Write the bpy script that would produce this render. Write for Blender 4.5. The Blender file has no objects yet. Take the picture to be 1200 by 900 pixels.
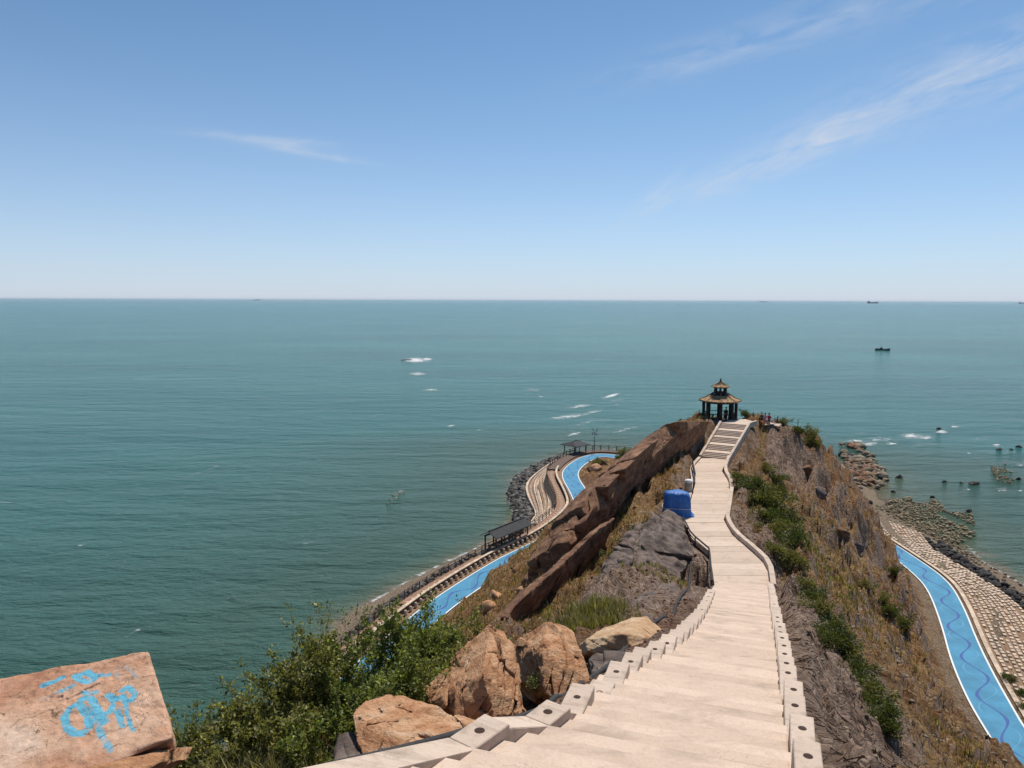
import bpy, bmesh, math, random
import numpy as np
from mathutils import Vector, Matrix
R = math.radians
random.seed(7); RNG = np.random.default_rng(11)
SC = bpy.context.scene
COL = SC.collection

# ---------------------------------------------------------------- camera
H = 38.0                       # eye height above the sea
FPX = 880.0                    # focal length in pixels of a 1200 px wide frame
PITCH = math.atan(99 / 880.0); ROLL = R(0.19)
cam = bpy.data.cameras.new('camera'); camo = bpy.data.objects.new('camera', cam); COL.objects.link(camo)
cam.sensor_width = 36; cam.lens = 36 * FPX / 1200; cam.clip_start = 0.1; cam.clip_end = 120000
camo.matrix_world = Matrix.Translation((0, 0, H)) @ Matrix.Rotation(math.pi / 2 - PITCH, 4, 'X') @ Matrix.Rotation(ROLL, 4, 'Z')
SC.camera = camo

# ---------------------------------------------------------------- sky, sun, exposure
SUN_AZ, SUN_EL = R(25), R(60)
world = bpy.data.worlds.new('World'); SC.world = world; world.use_nodes = True
def make_world():
    nt = world.node_tree; N = nt.nodes; L = nt.links; N.clear()
    out = N.new('ShaderNodeOutputWorld'); bg = N.new('ShaderNodeBackground'); bg.inputs[1].default_value = 0.132
    L.new(bg.outputs[0], out.inputs[0])
    sky = N.new('ShaderNodeTexSky'); sky.sky_type = 'NISHITA'; sky.sun_disc = False
    sky.sun_elevation = SUN_EL; sky.sun_rotation = SUN_AZ; sky.altitude = 0
    sky.air_density = 0.6; sky.dust_density = 0.3; sky.ozone_density = 10
    tc = N.new('ShaderNodeTexCoord'); sep = N.new('ShaderNodeSeparateXYZ'); L.new(tc.outputs['Generated'], sep.inputs[0])
    def m(op, a, b=None, c=None):
        n = N.new('ShaderNodeMath'); n.operation = op
        for i, v in enumerate((a, b, c)):
            if v is None: continue
            if isinstance(v, (int, float)): n.inputs[i].default_value = v
            else: L.new(v, n.inputs[i])
        return n.outputs[0]
    az = m('ARCTAN2', sep.outputs[0], sep.outputs[1]); el = m('ARCSINE', sep.outputs[2])
    total = None
    # cirrus streaks: azimuth, elevation, tilt, half length, half width, strength (degrees)
    for a0, e0, tilt, ln, wd, st in ((20.5, 10.4, 20, 10, 1.1, .85), (31, 14.0, 13, 10, 2.0, .6), (16, 17.2, 10, 9, 1.2, .42), (30, 20.3, 11, 9, 2.0, .42),
                                     (-18.3, 11.1, -1, 4.2, .22, .75), (-14.8, 10.3, -8, 3.6, .28, .7), (-16.5, 10.8, -2, 3.2, .4, .35), (38, 4.0, 12, 9, 1.3, .2), (10.5, 7.6, 42, 2.2, .6, .5)):
        da = m('SUBTRACT', az, R(a0)); de = m('SUBTRACT', el, R(e0)); c, s = math.cos(R(tilt)), math.sin(R(tilt))
        u = m('DIVIDE', m('ADD', m('MULTIPLY', da, c), m('MULTIPLY', de, s)), R(ln))
        v = m('DIVIDE', m('SUBTRACT', m('MULTIPLY', de, c), m('MULTIPLY', da, s)), R(wd))
        cx = N.new('ShaderNodeCombineXYZ'); L.new(m('MULTIPLY', u, ln * .22), cx.inputs[0]); L.new(m('MULTIPLY', v, wd * .95), cx.inputs[1]); cx.inputs[2].default_value = a0
        nz = N.new('ShaderNodeTexNoise'); nz.inputs['Scale'].default_value = 1.0; nz.inputs['Detail'].default_value = 6; nz.inputs['Roughness'].default_value = .62
        nz.inputs['Distortion'].default_value = .6
        L.new(cx.outputs[0], nz.inputs['Vector'])
        r2 = m('ADD', m('MULTIPLY', u, u), m('MULTIPLY', v, v))
        g = m('POWER', 2.718, m('MULTIPLY', r2, -1.0))
        q = m('MULTIPLY', m('MULTIPLY', g, st), m('MULTIPLY', m('MAXIMUM', m('SUBTRACT', nz.outputs[0], .36), 0), 2.4))
        total = q if total is None else m('ADD', total, q)
    total = m('MINIMUM', total, .8)
    mix = N.new('ShaderNodeMix'); mix.data_type = 'RGBA'; L.new(total, mix.inputs[0]); tint = N.new('ShaderNodeMix'); tint.data_type = 'RGBA'; tint.blend_type = 'MULTIPLY'; tint.inputs[0].default_value = 1; L.new(sky.outputs[0], tint.inputs[6]); tint.inputs[7].default_value = (.905, 1.13, .98, 1)
    hz = N.new('ShaderNodeMix'); hz.data_type = 'RGBA'; L.new(m('MULTIPLY', m('POWER', 2.718, m('MULTIPLY', m('MAXIMUM', el, 0.0), -1 / R(8.5))), .92), hz.inputs[0]); L.new(tint.outputs[2], hz.inputs[6]); hz.inputs[7].default_value = (4.75, 5.1, 5.9, 1)
    L.new(hz.outputs[2], mix.inputs[6]); mix.inputs[7].default_value = (5.0, 5.3, 5.9, 1)
    L.new(mix.outputs[2], bg.inputs[0])
make_world()
sun = bpy.data.lights.new('sun', 'SUN'); sun.energy = 4.8; sun.angle = R(0.53); sun.color = (1.0, .935, .84)
suno = bpy.data.objects.new('sun', sun); COL.objects.link(suno)
_d = Vector((math.sin(SUN_AZ) * math.cos(SUN_EL), math.cos(SUN_AZ) * math.cos(SUN_EL), math.sin(SUN_EL)))
suno.rotation_euler = _d.to_track_quat('Z', 'Y').to_euler(); suno.location = _d * 200
SC.view_settings.view_transform = 'Standard'; SC.view_settings.look = 'None'
SC.view_settings.exposure = 0.0; SC.view_settings.gamma = 1.0; SC.view_settings.use_curve_mapping = False
SC.cycles.max_bounces = 6; SC.cycles.transparent_max_bounces = 12

# ---------------------------------------------------------------- geometry helpers
def ray(x, y):
    u = (x - 600) / FPX; v = (450 - y) / FPX; c, s = math.cos(ROLL), math.sin(ROLL)
    u, v = u * c - v * s, u * s + v * c
    return Vector((u, math.cos(PITCH) + v * math.sin(PITCH), -math.sin(PITCH) + v * math.cos(PITCH)))
def W(x, y, Y):                      # a sight line followed out to distance Y
    r = ray(x, y); t = Y / r.y; return Vector((r.x * t, Y, H + r.z * t))
def WZ(x, y, z):                     # a sight line followed down to level z
    r = ray(x, y); t = (z - H) / r.z; return Vector((r.x * t, r.y * t, z))

def tag(o, label=None, cat=None, group=None, kind=None):
    if label: o['label'] = label
    if cat: o['category'] = cat
    if group: o['group'] = group
    if kind: o['kind'] = kind
    return o
def empty(name, loc=(0, 0, 0), rz=0, parent=None):
    o = bpy.data.objects.new(name, None); COL.objects.link(o); o.location = loc; o.rotation_euler = (0, 0, rz); o.empty_display_size = .2
    if parent: o.parent = parent
    return o
def link(name, me, parent=None, loc=None, rz=None):
    o = bpy.data.objects.new(name, me); COL.objects.link(o)
    if parent: o.parent = parent
    if loc is not None: o.location = loc
    if rz is not None: o.rotation_euler = (0, 0, rz)
    return o
def mesh(name, v, f, mat=None, smooth=False):
    me = bpy.data.meshes.new(name); me.from_pydata([tuple(p) for p in v], [], [tuple(q) for q in f]); me.update()
    if mat: me.materials.append(mat)
    if smooth: me.polygons.foreach_set('use_smooth', [True] * len(me.polygons))
    return me
def np_mesh(name, V, F, mat=None, smooth=False):      # F: (n,3) or (n,4) int array
    me = bpy.data.meshes.new(name); V = np.asarray(V, dtype=np.float32); F = np.asarray(F, dtype=np.int32); k = F.shape[1]
    me.vertices.add(len(V)); me.vertices.foreach_set('co', V.ravel())
    me.loops.add(F.size); me.loops.foreach_set('vertex_index', F.ravel())
    me.polygons.add(len(F)); me.polygons.foreach_set('loop_start', np.arange(len(F), dtype=np.int32) * k)
    if smooth: me.polygons.foreach_set('use_smooth', np.ones(len(F), dtype=bool))
    me.update(calc_edges=True)
    if mat: me.materials.append(mat)
    return me
def vcol(me, name, arr):             # per-vertex colour attribute (n,3)
    a = me.attributes.new(name, 'FLOAT_COLOR', 'POINT'); d = np.ones((len(arr), 4), dtype=np.float32); d[:, :3] = arr
    a.data.foreach_set('color', d.ravel())
class MB:
    def __init__(s): s.v = []; s.f = []
    def quadbox(s, lo, hi):          # 4 lower + 4 upper corners, same winding
        b = len(s.v); s.v += [Vector(p) for p in lo] + [Vector(p) for p in hi]; n = len(lo)
        s.f.append(tuple(b + i for i in reversed(range(n)))); s.f.append(tuple(b + n + i for i in range(n)))
        for i in range(n): j = (i + 1) % n; s.f.append((b + i, b + j, b + n + j, b + n + i))
        return s
    def box(s, c, d, rz=0):
        c = Vector(c); x, y, z = (q / 2 for q in d); cs, sn = math.cos(rz), math.sin(rz)
        q = [(-x, -y), (x, -y), (x, y), (-x, y)]; q = [(a * cs - b * sn, a * sn + b * cs) for a, b in q]
        return s.quadbox([c + Vector((a, b, -z)) for a, b in q], [c + Vector((a, b, z)) for a, b in q])
    def tube(s, pts, r, n=8, cap=True):
        pts = [Vector(p) for p in pts]; rs = r if isinstance(r, (list, tuple)) else [r] * len(pts); b0 = len(s.v)
        for i, p in enumerate(pts):
            d = (pts[min(i + 1, len(pts) - 1)] - pts[max(i - 1, 0)]).normalized()
            a = d.cross(Vector((0, 0, 1)))
            if a.length < 1e-3: a = d.cross(Vector((1, 0, 0)))
            a.normalize(); c = d.cross(a)
            for k in range(n): t = 2 * math.pi * k / n; s.v.append(p + (a * math.cos(t) + c * math.sin(t)) * rs[i])
        for i in range(len(pts) - 1):
            for k in range(n): l = (k + 1) % n; s.f.append((b0 + i * n + k, b0 + i * n + l, b0 + (i + 1) * n + l, b0 + (i + 1) * n + k))
        if cap: s.f.append(tuple(b0 + k for k in reversed(range(n)))); e = b0 + (len(pts) - 1) * n; s.f.append(tuple(e + k for k in range(n)))
        return s
    def lathe(s, prof, n=16, c=(0, 0, 0), ph=0):       # (r, z) bottom to top
        b0 = len(s.v); c = Vector(c)
        for r, z in prof:
            for k in range(n): t = 2 * math.pi * k / n + ph; s.v.append(c + Vector((r * math.cos(t), r * math.sin(t), z)))
        for i in range(len(prof) - 1):
            for k in range(n): l = (k + 1) % n; s.f.append((b0 + i * n + k, b0 + i * n + l, b0 + (i + 1) * n + l, b0 + (i + 1) * n + k))
        s.f.append(tuple(b0 + k for k in reversed(range(n)))); e = b0 + (len(prof) - 1) * n; s.f.append(tuple(e + k for k in range(n)))
        return s
    def build(s, name, mat, parent=None, smooth=False, loc=None, rz=None):
        return link(name, mesh(name, s.v, s.f, mat, smooth), parent, loc, rz)

# numpy gradient-free value noise
def _h(ix, iy, iz, seed):
    n = (ix * 374761393 + iy * 668265263 + iz * 2147483647 + seed * 1274126177) & 0xFFFFFFFF
    n = ((n ^ (n >> 13)) * 1274126177) & 0xFFFFFFFF; n = n ^ (n >> 16)
    return (n & 0xFFFFFF) / float(0xFFFFFF)
def vnoise(P, seed=0):
    P = np.asarray(P, dtype=np.float64); i = np.floor(P).astype(np.int64); f = P - i; f = f * f * (3 - 2 * f)
    out = 0
    for dx in (0, 1):
        wx = f[:, 0] if dx else 1 - f[:, 0]
        for dy in (0, 1):
            wy = f[:, 1] if dy else 1 - f[:, 1]
            for dz in (0, 1):
                wz = f[:, 2] if dz else 1 - f[:, 2]
                out = out + wx * wy * wz * _h(i[:, 0] + dx, i[:, 1] + dy, i[:, 2] + dz, seed)
    return out * 2 - 1
def fbm(P, oct=4, seed=0, gain=.5):
    P = np.asarray(P, dtype=np.float64); a = 1.0; s = 0; tot = 0
    for o in range(oct): s = s + a * vnoise(P * 2 ** o + 17.3 * o, seed + o); tot += a; a *= gain
    return s / tot
def ridged(P, oct=4, seed=0):
    P = np.asarray(P, dtype=np.float64); a = 1.0; s = 0; tot = 0
    for o in range(oct): s = s + a * (1 - np.abs(vnoise(P * 2 ** o + 9.1 * o, seed + o)) * 2); tot += a; a *= .5
    return s / tot
def voro(P, seed=0, flat=False):              # nearest, gap to second nearest, cell value
    P = np.asarray(P, dtype=np.float64); c = np.floor(P).astype(np.int64); f1 = np.full(len(P), 9.0); f2 = f1.copy(); idv = np.zeros(len(P))
    for dx in (-1, 0, 1):
        for dy in (-1, 0, 1):
            for dz in ((0,) if flat else (-1, 0, 1)):
                x, y, z = c[:, 0] + dx, c[:, 1] + dy, c[:, 2] + dz
                px, py = x + _h(x, y, z, seed), y + _h(x, y, z, seed + 1); pz = P[:, 2] if flat else z + _h(x, y, z, seed + 2)
                d = np.sqrt((P[:, 0] - px) ** 2 + (P[:, 1] - py) ** 2 + (P[:, 2] - pz) ** 2); m = d < f1
                f2 = np.where(m, f1, np.minimum(f2, d)); idv = np.where(m, _h(x, y, z, seed + 7), idv); f1 = np.where(m, d, f1)
    return f1, f2 - f1, idv
def sstep(a, b, x): t = np.clip((x - a) / (b - a), 0, 1); return t * t * (3 - 2 * t)

# ---------------------------------------------------------------- materials
def new_mat(name):
    m = bpy.data.materials.new(name); m.use_nodes = True; nt = m.node_tree; b = nt.nodes['Principled BSDF']; return m, nt, b
def nd(nt, t, **kw):
    n = nt.nodes.new(t)
    for k, v in kw.items():
        if hasattr(n, k) and not k[0].isupper(): setattr(n, k, v)
        else: n.inputs[k.replace('_', ' ')].default_value = v
    return n
def rgb(c): return (c[0], c[1], c[2], 1)
def noise_n(nt, vec, scale, detail=5, rough=.55, dist=0):
    n = nt.nodes.new('ShaderNodeTexNoise'); n.inputs['Scale'].default_value = scale; n.inputs['Detail'].default_value = detail
    n.inputs['Roughness'].default_value = rough; n.inputs['Distortion'].default_value = dist
    if vec is not None: nt.links.new(vec, n.inputs['Vector'])
    return n.outputs[0]
def ramp_n(nt, fac, stops):
    n = nt.nodes.new('ShaderNodeValToRGB'); e = n.color_ramp.elements
    while len(e) < len(stops): e.new(.5)
    for el, (p, c) in zip(e, stops): el.position = p; el.color = rgb(c) if not isinstance(c, (int, float)) else (c, c, c, 1)
    nt.links.new(fac, n.inputs[0]); return n.outputs[0]
def mix_n(nt, fac, a, b, mode='MIX'):
    n = nt.nodes.new('ShaderNodeMix'); n.data_type = 'RGBA'; n.blend_type = mode
    for i, v in ((0, fac), (6, a), (7, b)):
        if isinstance(v, (int, float)): n.inputs[i].default_value = v
        elif isinstance(v, tuple): n.inputs[i].default_value = rgb(v)
        else: nt.links.new(v, n.inputs[i])
    return n.outputs[2]
def math_n(nt, op, a, b=None):
    n = nt.nodes.new('ShaderNodeMath'); n.operation = op
    for i, v in enumerate((a, b)):
        if v is None: continue
        if isinstance(v, (int, float)): n.inputs[i].default_value = v
        else: nt.links.new(v, n.inputs[i])
    return n.outputs[0]
def coords(nt, scale=(1, 1, 1), kind='Object', rot=(0, 0, 0)):
    tc = nt.nodes.new('ShaderNodeTexCoord'); mp = nt.nodes.new('ShaderNodeMapping'); mp.inputs['Scale'].default_value = scale; mp.inputs['Rotation'].default_value = rot
    nt.links.new(tc.outputs[kind], mp.inputs['Vector']); return mp.outputs[0]
def bump_n(nt, b, h, strength=.5, dist=.05):
    n = nt.nodes.new('ShaderNodeBump'); n.inputs['Strength'].default_value = strength; n.inputs['Distance'].default_value = dist
    nt.links.new(h, n.inputs['Height']); nt.links.new(n.outputs[0], b.inputs['Normal'])
def simple(name, col, rough=.8, var=.25, scale=3, metal=0, bump=0, spec=.3, kind='Object'):
    m, nt, b = new_mat(name); v = coords(nt, kind=kind)
    f = noise_n(nt, v, scale, 6, .6)
    lo = tuple(c * (1 - var) for c in col); hi = tuple(min(1, c * (1 + var)) for c in col)
    nt.links.new(ramp_n(nt, f, [(.3, lo), (.7, hi)]), b.inputs['Base Color'])
    b.inputs['Roughness'].default_value = rough; b.inputs['Metallic'].default_value = metal; b.inputs['Specular IOR Level'].default_value = spec
    if bump: bump_n(nt, b, noise_n(nt, v, scale * 6, 4), bump, .02)
    return m
def rock_mat(name, cols, scale=1.5, bump=.6, strat=(1, 1, 1), rot=(0, 0, 0), fine=14, kind='Object', bd=.06):
    m, nt, b = new_mat(name); v = coords(nt, strat, kind=kind, rot=rot); v0 = coords(nt, kind=kind)
    f = noise_n(nt, v, scale, 8, .62, .4); c = ramp_n(nt, f, [(.28, cols[0]), (.45, cols[1]), (.6, cols[2]), (.75, cols[3])])
    g = noise_n(nt, v0, fine, 5, .7); c = mix_n(nt, .55, c, ramp_n(nt, g, [(.3, .45), (.7, 1.0)]), 'MULTIPLY')
    k = noise_n(nt, v0, scale * .5, 3); c = mix_n(nt, ramp_n(nt, k, [(.5, 0.0), (.7, .5)]), c, cols[4] if len(cols) > 4 else cols[0])
    nt.links.new(c, b.inputs['Base Color']); b.inputs['Roughness'].default_value = .88; b.inputs['Specular IOR Level'].default_value = .2
    hgt = math_n(nt, 'ADD', noise_n(nt, v, scale * 5, 8, .7), math_n(nt, 'MULTIPLY', g, .35)); bump_n(nt, b, hgt, bump, bd)
    return m
# ---------------------------------------------------------------- layout: stairs, path, promenades
AL = R(19); AX = Vector((math.sin(AL), math.cos(AL), 0)); NX = Vector((math.cos(AL), -math.sin(AL), 0))
T0, Z0, DZ = 9.61, H - 5.76, 0.3148          # stair plane: z = Z0 - DZ * (t - T0), t along AX
NR = 0.40                                     # right inner edge of the stairs
TEND = 47.0
def stair_z(t): return Z0 - DZ * (t - T0)
def stair_hit(x, y, dz=0.0):                  # sight line onto the stair plane -> (t, n)
    r = ray(x, y); k = AX.x * r.x + AX.y * r.y
    s = (Z0 + DZ * T0 + dz - H) / (r.z + DZ * k); p = r * s
    return p.x * AX.x + p.y * AX.y, p.x * NX.x + p.y * NX.y
def tn(t, n, z=0): v = AX * t + NX * n; return Vector((v.x, v.y, z))
NLT = sorted([stair_hit(*q) for q in ((838, 690), (826, 715), (812, 725), (797, 742), (776, 757), (757, 768), (744, 777), (728, 790), (708, 802), (683, 820), (657, 842))])
def n_left(t):
    if t <= NLT[0][0]: return NLT[0][1] - (NLT[0][0] - t) * .35
    return float(np.interp(t, [a for a, _ in NLT], [b for _, b in NLT]))
ZP = stair_z(TEND) + .36                      # level of the flat path
PL = [(838, 690), (832, 648), (811, 631), (801, 611), (806, 600), (815, 566), (812, 548), (822, 537)]
PR = [(902, 690), (899, 664), (886, 650), (858, 627), (848, 609), (851, 600), (856, 567), (846, 552), (852, 537)]
PLW = [WZ(x, y, ZP) for x, y in PL]; PRW = [WZ(x, y, ZP) for x, y in PR]
def resample(pts, n=None, step=None):
    P = np.array([tuple(p) for p in pts]); s = np.r_[0, np.cumsum(np.linalg.norm(np.diff(P, axis=0), axis=1))]
    if n is None: n = max(2, int(s[-1] / step) + 1)
    q = np.linspace(0, s[-1], n); return [Vector([float(np.interp(a, s, P[:, k])) for k in range(3)]) for a in q]
def smooth_line(pts, it=2):
    pts = [Vector(p) for p in pts]
    for _ in range(it):
        o = [pts[0]]
        for a, b in zip(pts, pts[1:]): o += [a * .75 + b * .25, a * .25 + b * .75]
        o.append(pts[-1]); pts = o
    return pts
def offset_line(pts, d):                      # to the right of travel for d > 0, in plan
    out = []
    for i, p in enumerate(pts):
        t = (pts[min(i + 1, len(pts) - 1)] - pts[max(i - 1, 0)]); t.z = 0; t.normalize(); out.append(p + Vector((t.y, -t.x, 0)) * d)
    return out
ZR = 3.5                                      # promenade level
EPX = [(250, 955), (330, 868), (400, 790), (485, 718), (523, 691), (578, 657), (607, 643), (632, 631), (655, 615), (669, 602), (674, 592), (668, 577), (657, 558), (661, 548), (675, 538), (690, 532.5), (707, 531.5), (724, 533), (748, 537)]
LE = resample(smooth_line([WZ(x, y, ZR) for x, y in EPX], 2), step=1.0)          # sea-side edge of the left blue road, going away from the camera
LI = offset_line(LE, 3.3)
RLP = [(1255, 1015), (1215, 950), (1180, 897), (1157, 860), (1133, 820), (1113, 773), (1103, 733), (1087, 690), (1068, 670), (1040, 648), (1024, 622), (1012, 600)]
RRP = [(1330, 1015), (1262, 930), (1225, 885), (1200, 850), (1190, 833), (1167, 793), (1147, 753), (1130, 710), (1112, 680), (1073, 653), (1040, 632), (1027, 622), (1018, 605)]
RL = smooth_line([WZ(x, y, ZR) for x, y in RLP], 2); RR = smooth_line([WZ(x, y, ZR) for x, y in RRP], 2)
RL = resample(RL, 90); RR = resample(RR, 90)

# ---------------------------------------------------------------- terrain height
CT = []                                       # control points
def cp(*ps):
    for p in ps: CT.append(tuple(p))
for t in np.arange(0, TEND, 3.0):
    cp(tn(t, NR + .5, stair_z(t) - .1), tn(t, n_left(t) - .6, stair_z(t) - .2))
for p in resample(PLW, 9): cp(p - Vector((.4, 0, .4)))
for p in resample(PRW, 9): cp(p + Vector((.4, 0, -.2)))
cp((0, -6, H - 1.7), (-6, -6, H - 3), (7, -6, H - 3.5), (14, -4, H - 12), (4.5, 2, H - 3), (8, 4, H - 6), (13, 8, H - 14))
# left flank near the camera
cp((-5.5, 9, H - 7.4), (-9, 9, H - 9), (-9, 4, H - 7), (-3, 9, H - 6.7), (-4, 3, H - 4.5), (-13, 14, H - 16), (-20, 10, H - 22), (-26, 20, H - 32), (-22, 30, H - 33), (-30, 40, -1))
for q in ((560, 845, 14.8), (470, 888, 12.8), (650, 822, 17.5), (700, 795, 20.5), (730, 765, 25), (780, 735, 31)): cp(W(*q) - Vector((0, 0, .45)))
for q in ((500, 880, 10.9), (560, 862, 12.2), (620, 846, 13.8), (420, 905, 10.6)): cp(W(*q) - Vector((0, 0, .5)))
cp(W(430, 890, 15), W(340, 905, 15.5), W(250, 915, 17), W(300, 905, 20), W(450, 850, 20), W(540, 790, 24), W(600, 770, 27), (-9, 26, H - 17.5), (-12, 34, H - 23), (-16, 45, H - 30), (-3, 34, H - 16.5), (-5, 45, H - 23), (-8, 58, H - 30.5), (-20, 55, 3.2))
cp(W(700, 716, 33), W(760, 700, 36), W(655, 735, 36), W(720, 672, 42), W(755, 645, 48.5), W(790, 615, 56), W(770, 670, 43), W(825, 665, 47) - Vector((0, 0, 2.4)), W(815, 700, 41) - Vector((0, 0, .8)))
# foot of the long rock wall
FB = [(822, 512, 86), (800, 528, 80), (785, 541, 76), (760, 563, 70), (735, 591, 64), (710, 621, 58.5), (685, 643, 55.5), (662, 668, 52.5)]
for q in FB: cp(W(*q))
FB2 = [(706, 645, 53.5), (687, 668, 49), (657, 700, 44.5), (618, 734, 40), (590, 752, 37.5)]
for q in FB2: cp(W(*q))
cp(W(790, 565, 72), W(765, 590, 65), W(600, 692, 66), W(560, 716, 62), W(620, 662, 75), W(640, 642, 82), W(580, 730, 50), W(625, 700, 50), W(645, 672, 56), W(640, 629, 96), W(660, 611, 102), W(620, 641, 90), W(602, 655, 86))
cp((5, 76, H - 25), (10, 90, H - 25.5), (12, 105, H - 30), (18, 108, H - 26), (25, 118, H - 27), (30, 132, H - 32), (20, 128, H - 32.5))
cp((20, 97, H - 17.5), (24, 94, H - 15.3), (27, 94, H - 15.3), (27, 101, H - 17), (34, 99, H - 17), (30, 116, H - 28), (42, 115, H - 28), (40, 135, H - 33))
# crest and right flank
cp(W(890, 493, 94), W(905, 495, 95), W(925, 503, 96), W(945, 505, 97), W(960, 521, 97), W(985, 545, 95), W(1000, 580, 92), W(1013, 612, 88))
cp((52, 104, H - 31), (47, 108, H - 28), (50, 98, H - 30))
cp(W(880, 520, 88), W(900, 545, 84), W(930, 560, 83), W(960, 592, 81), W(985, 640, 77), W(1012, 662, 79), W(1040, 690, 80), W(1060, 722, 76), W(1080, 765, 69), W(1100, 832, 60), W(1042, 782, 56))
cp(W(870, 560, 77), W(905, 602, 64.5), W(935, 652, 52), W(960, 702, 41), W(990, 762, 28.5), W(1030, 832, 21), W(1045, 862, 19), W(1075, 920, 16.5))
cp(W(955, 640, 64), W(1000, 742, 48), W(1050, 802, 50), W(1085, 865, 47), W(970, 670, 58), W(1120, 920, 40))
cp(W(930, 700, 38.5), W(950, 760, 24), W(985, 840, 16.5), W(1000, 890, 14), W(925, 640, 54))
# shores
def off_cp(line, d, z, every):
    for p in offset_line(line, d)[::every]: cp((p.x, p.y, z))
for d, z in ((-3.4, 3.1), (-5.0, 2.2), (-7.0, 1.3), (-9.5, .3), (-11, -.05), (-14, -1.0), (-20, -2.4)):
    seg = LE[34:int(len(LE) * .52)]; off_cp(seg, d, z, 9)
for d, z in ((-3.3, 3.0), (-4.4, 1.6), (-5.8, -.05), (-9, -1.4), (-16, -2.6)): off_cp(LE[:26], d, z, 8)
off_cp(LI, 1.0, ZR - .1, 10)
for px, py, z in ((629, 604, 1.0), (616, 575, 1.0), (633, 554, 1.0), (660, 536, 1.2), (597, 583, -.1), (601, 564, -.1), (626, 547, -.1), (650, 537, -.1), (590, 600, -1), (585, 575, -1.3), (610, 548, -1.3), (640, 533, -1.4), (690, 519, -.5), (760, 519, -.5), (600, 610, -.1), (612, 592, .5)):
    cp(WZ(px, py, z))
off_cp(RL, -1.0, ZR - .1, 9)
for d, z in ((.6, ZR - .1), (3.5, 2.0), (5.5, 1.3), (7.5, .9), (11, .6), (14.5, -.05), (22, -1.4)): off_cp(RR, d, z, 9)
cp((58, 122, 1.5), (60, 135, 1.0), (66, 150, .8), (72, 172, .6), (64, 120, .6), (52, 145, 3), (80, 190, -1.5), (60, 190, -1.5), (35, 185, -1.5), (88, 160, -1.2), (80, 140, -1), (84, 120, -1.2), (52, 170, 0))
CT = np.array(CT); _sc = 1.0
def _solve():
    n = len(CT); D = np.hypot(CT[:, None, 0] - CT[None, :, 0], CT[:, None, 1] - CT[None, :, 1])
    A = np.zeros((n + 3, n + 3)); A[:n, :n] = D - np.eye(n) * .12; A[:n, n] = 1; A[:n, n + 1:] = CT[:, :2]; A[n, :n] = 1; A[n + 1:, :n] = CT[:, :2].T
    return np.linalg.solve(A, np.r_[CT[:, 2], 0, 0, 0])
_cf = _solve()
def seg_dist(P, line):                        # nearest distance and nearest z along a polyline, in plan
    L = np.array([tuple(p) for p in line]); best = np.full(len(P), 1e9); zz = np.zeros(len(P))
    for a, b in zip(L[:-1], L[1:]):
        d = b[:2] - a[:2]; l2 = max(d @ d, 1e-9); t = np.clip(((P - a[:2]) @ d) / l2, 0, 1)
        r = np.hypot(P[:, 0] - a[0] - t * d[0], P[:, 1] - a[1] - t * d[1]); m = r < best; best[m] = r[m]; zz[m] = (a[2] + t * (b[2] - a[2]))[m]
    return best, zz
LMID = [(a + b) * .5 for a, b in zip(offset_line(LE, -3.1), offset_line(LE, 3.6))][::4]
RMID = [(a + b) * .5 for a, b in zip(RL, RR)][::4]
PMID = [(a + b) * .5 for a, b in zip(resample(PLW, 24), resample(PRW, 24))]
PTOP = W(861, 496.5, 89.5); PBOT = (PLW[-1] + PRW[-1]) * .5
def terrain_base(P):
    P = np.asarray(P, dtype=np.float64); out = np.empty(len(P)); n = len(CT)
    for s in range(0, len(P), 20000):
        q = P[s:s + 20000]; D = np.hypot(q[:, None, 0] - CT[None, :, 0], q[:, None, 1] - CT[None, :, 1])
        out[s:s + 20000] = D @ _cf[:n] + _cf[n] + q @ _cf[n + 1:]
    return out
def carve_w(P):                               # 0..1 weights of built surfaces, and levels
    t = P @ np.array((AX.x, AX.y)); n = P @ np.array((NX.x, NX.y))
    nl = np.interp(t, [a for a, _ in NLT], [b for _, b in NLT]); nl = np.where(t < NLT[0][0], NLT[0][1] - (NLT[0][0] - t) * .35, nl)
    d = np.maximum(n - (NR + .25), (nl - .2) - n); d = np.maximum(d, np.maximum(-2 - t, t - TEND))
    ws = 1 - sstep(.15, .9, d); zs = stair_z(np.clip(t, -2, TEND)) - .5
    dp, zp = seg_dist(P, PMID); wp = 1 - sstep(1.55, 2.5, dp)
    dq, zq = seg_dist(P, [PBOT, PTOP, PTOP + Vector((1.5, 4, 0))]); wq = 1 - sstep(1.7, 2.8, dq)
    dl, _ = seg_dist(P, LMID); wl = 1 - sstep(3.1, 4.2, dl)
    dr, _ = seg_dist(P, RMID); wr = 1 - sstep(2.3, 4.5, dr)
    return ws, zs, wp, zp - .4, wq, zq - .5, wl, wr
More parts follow.
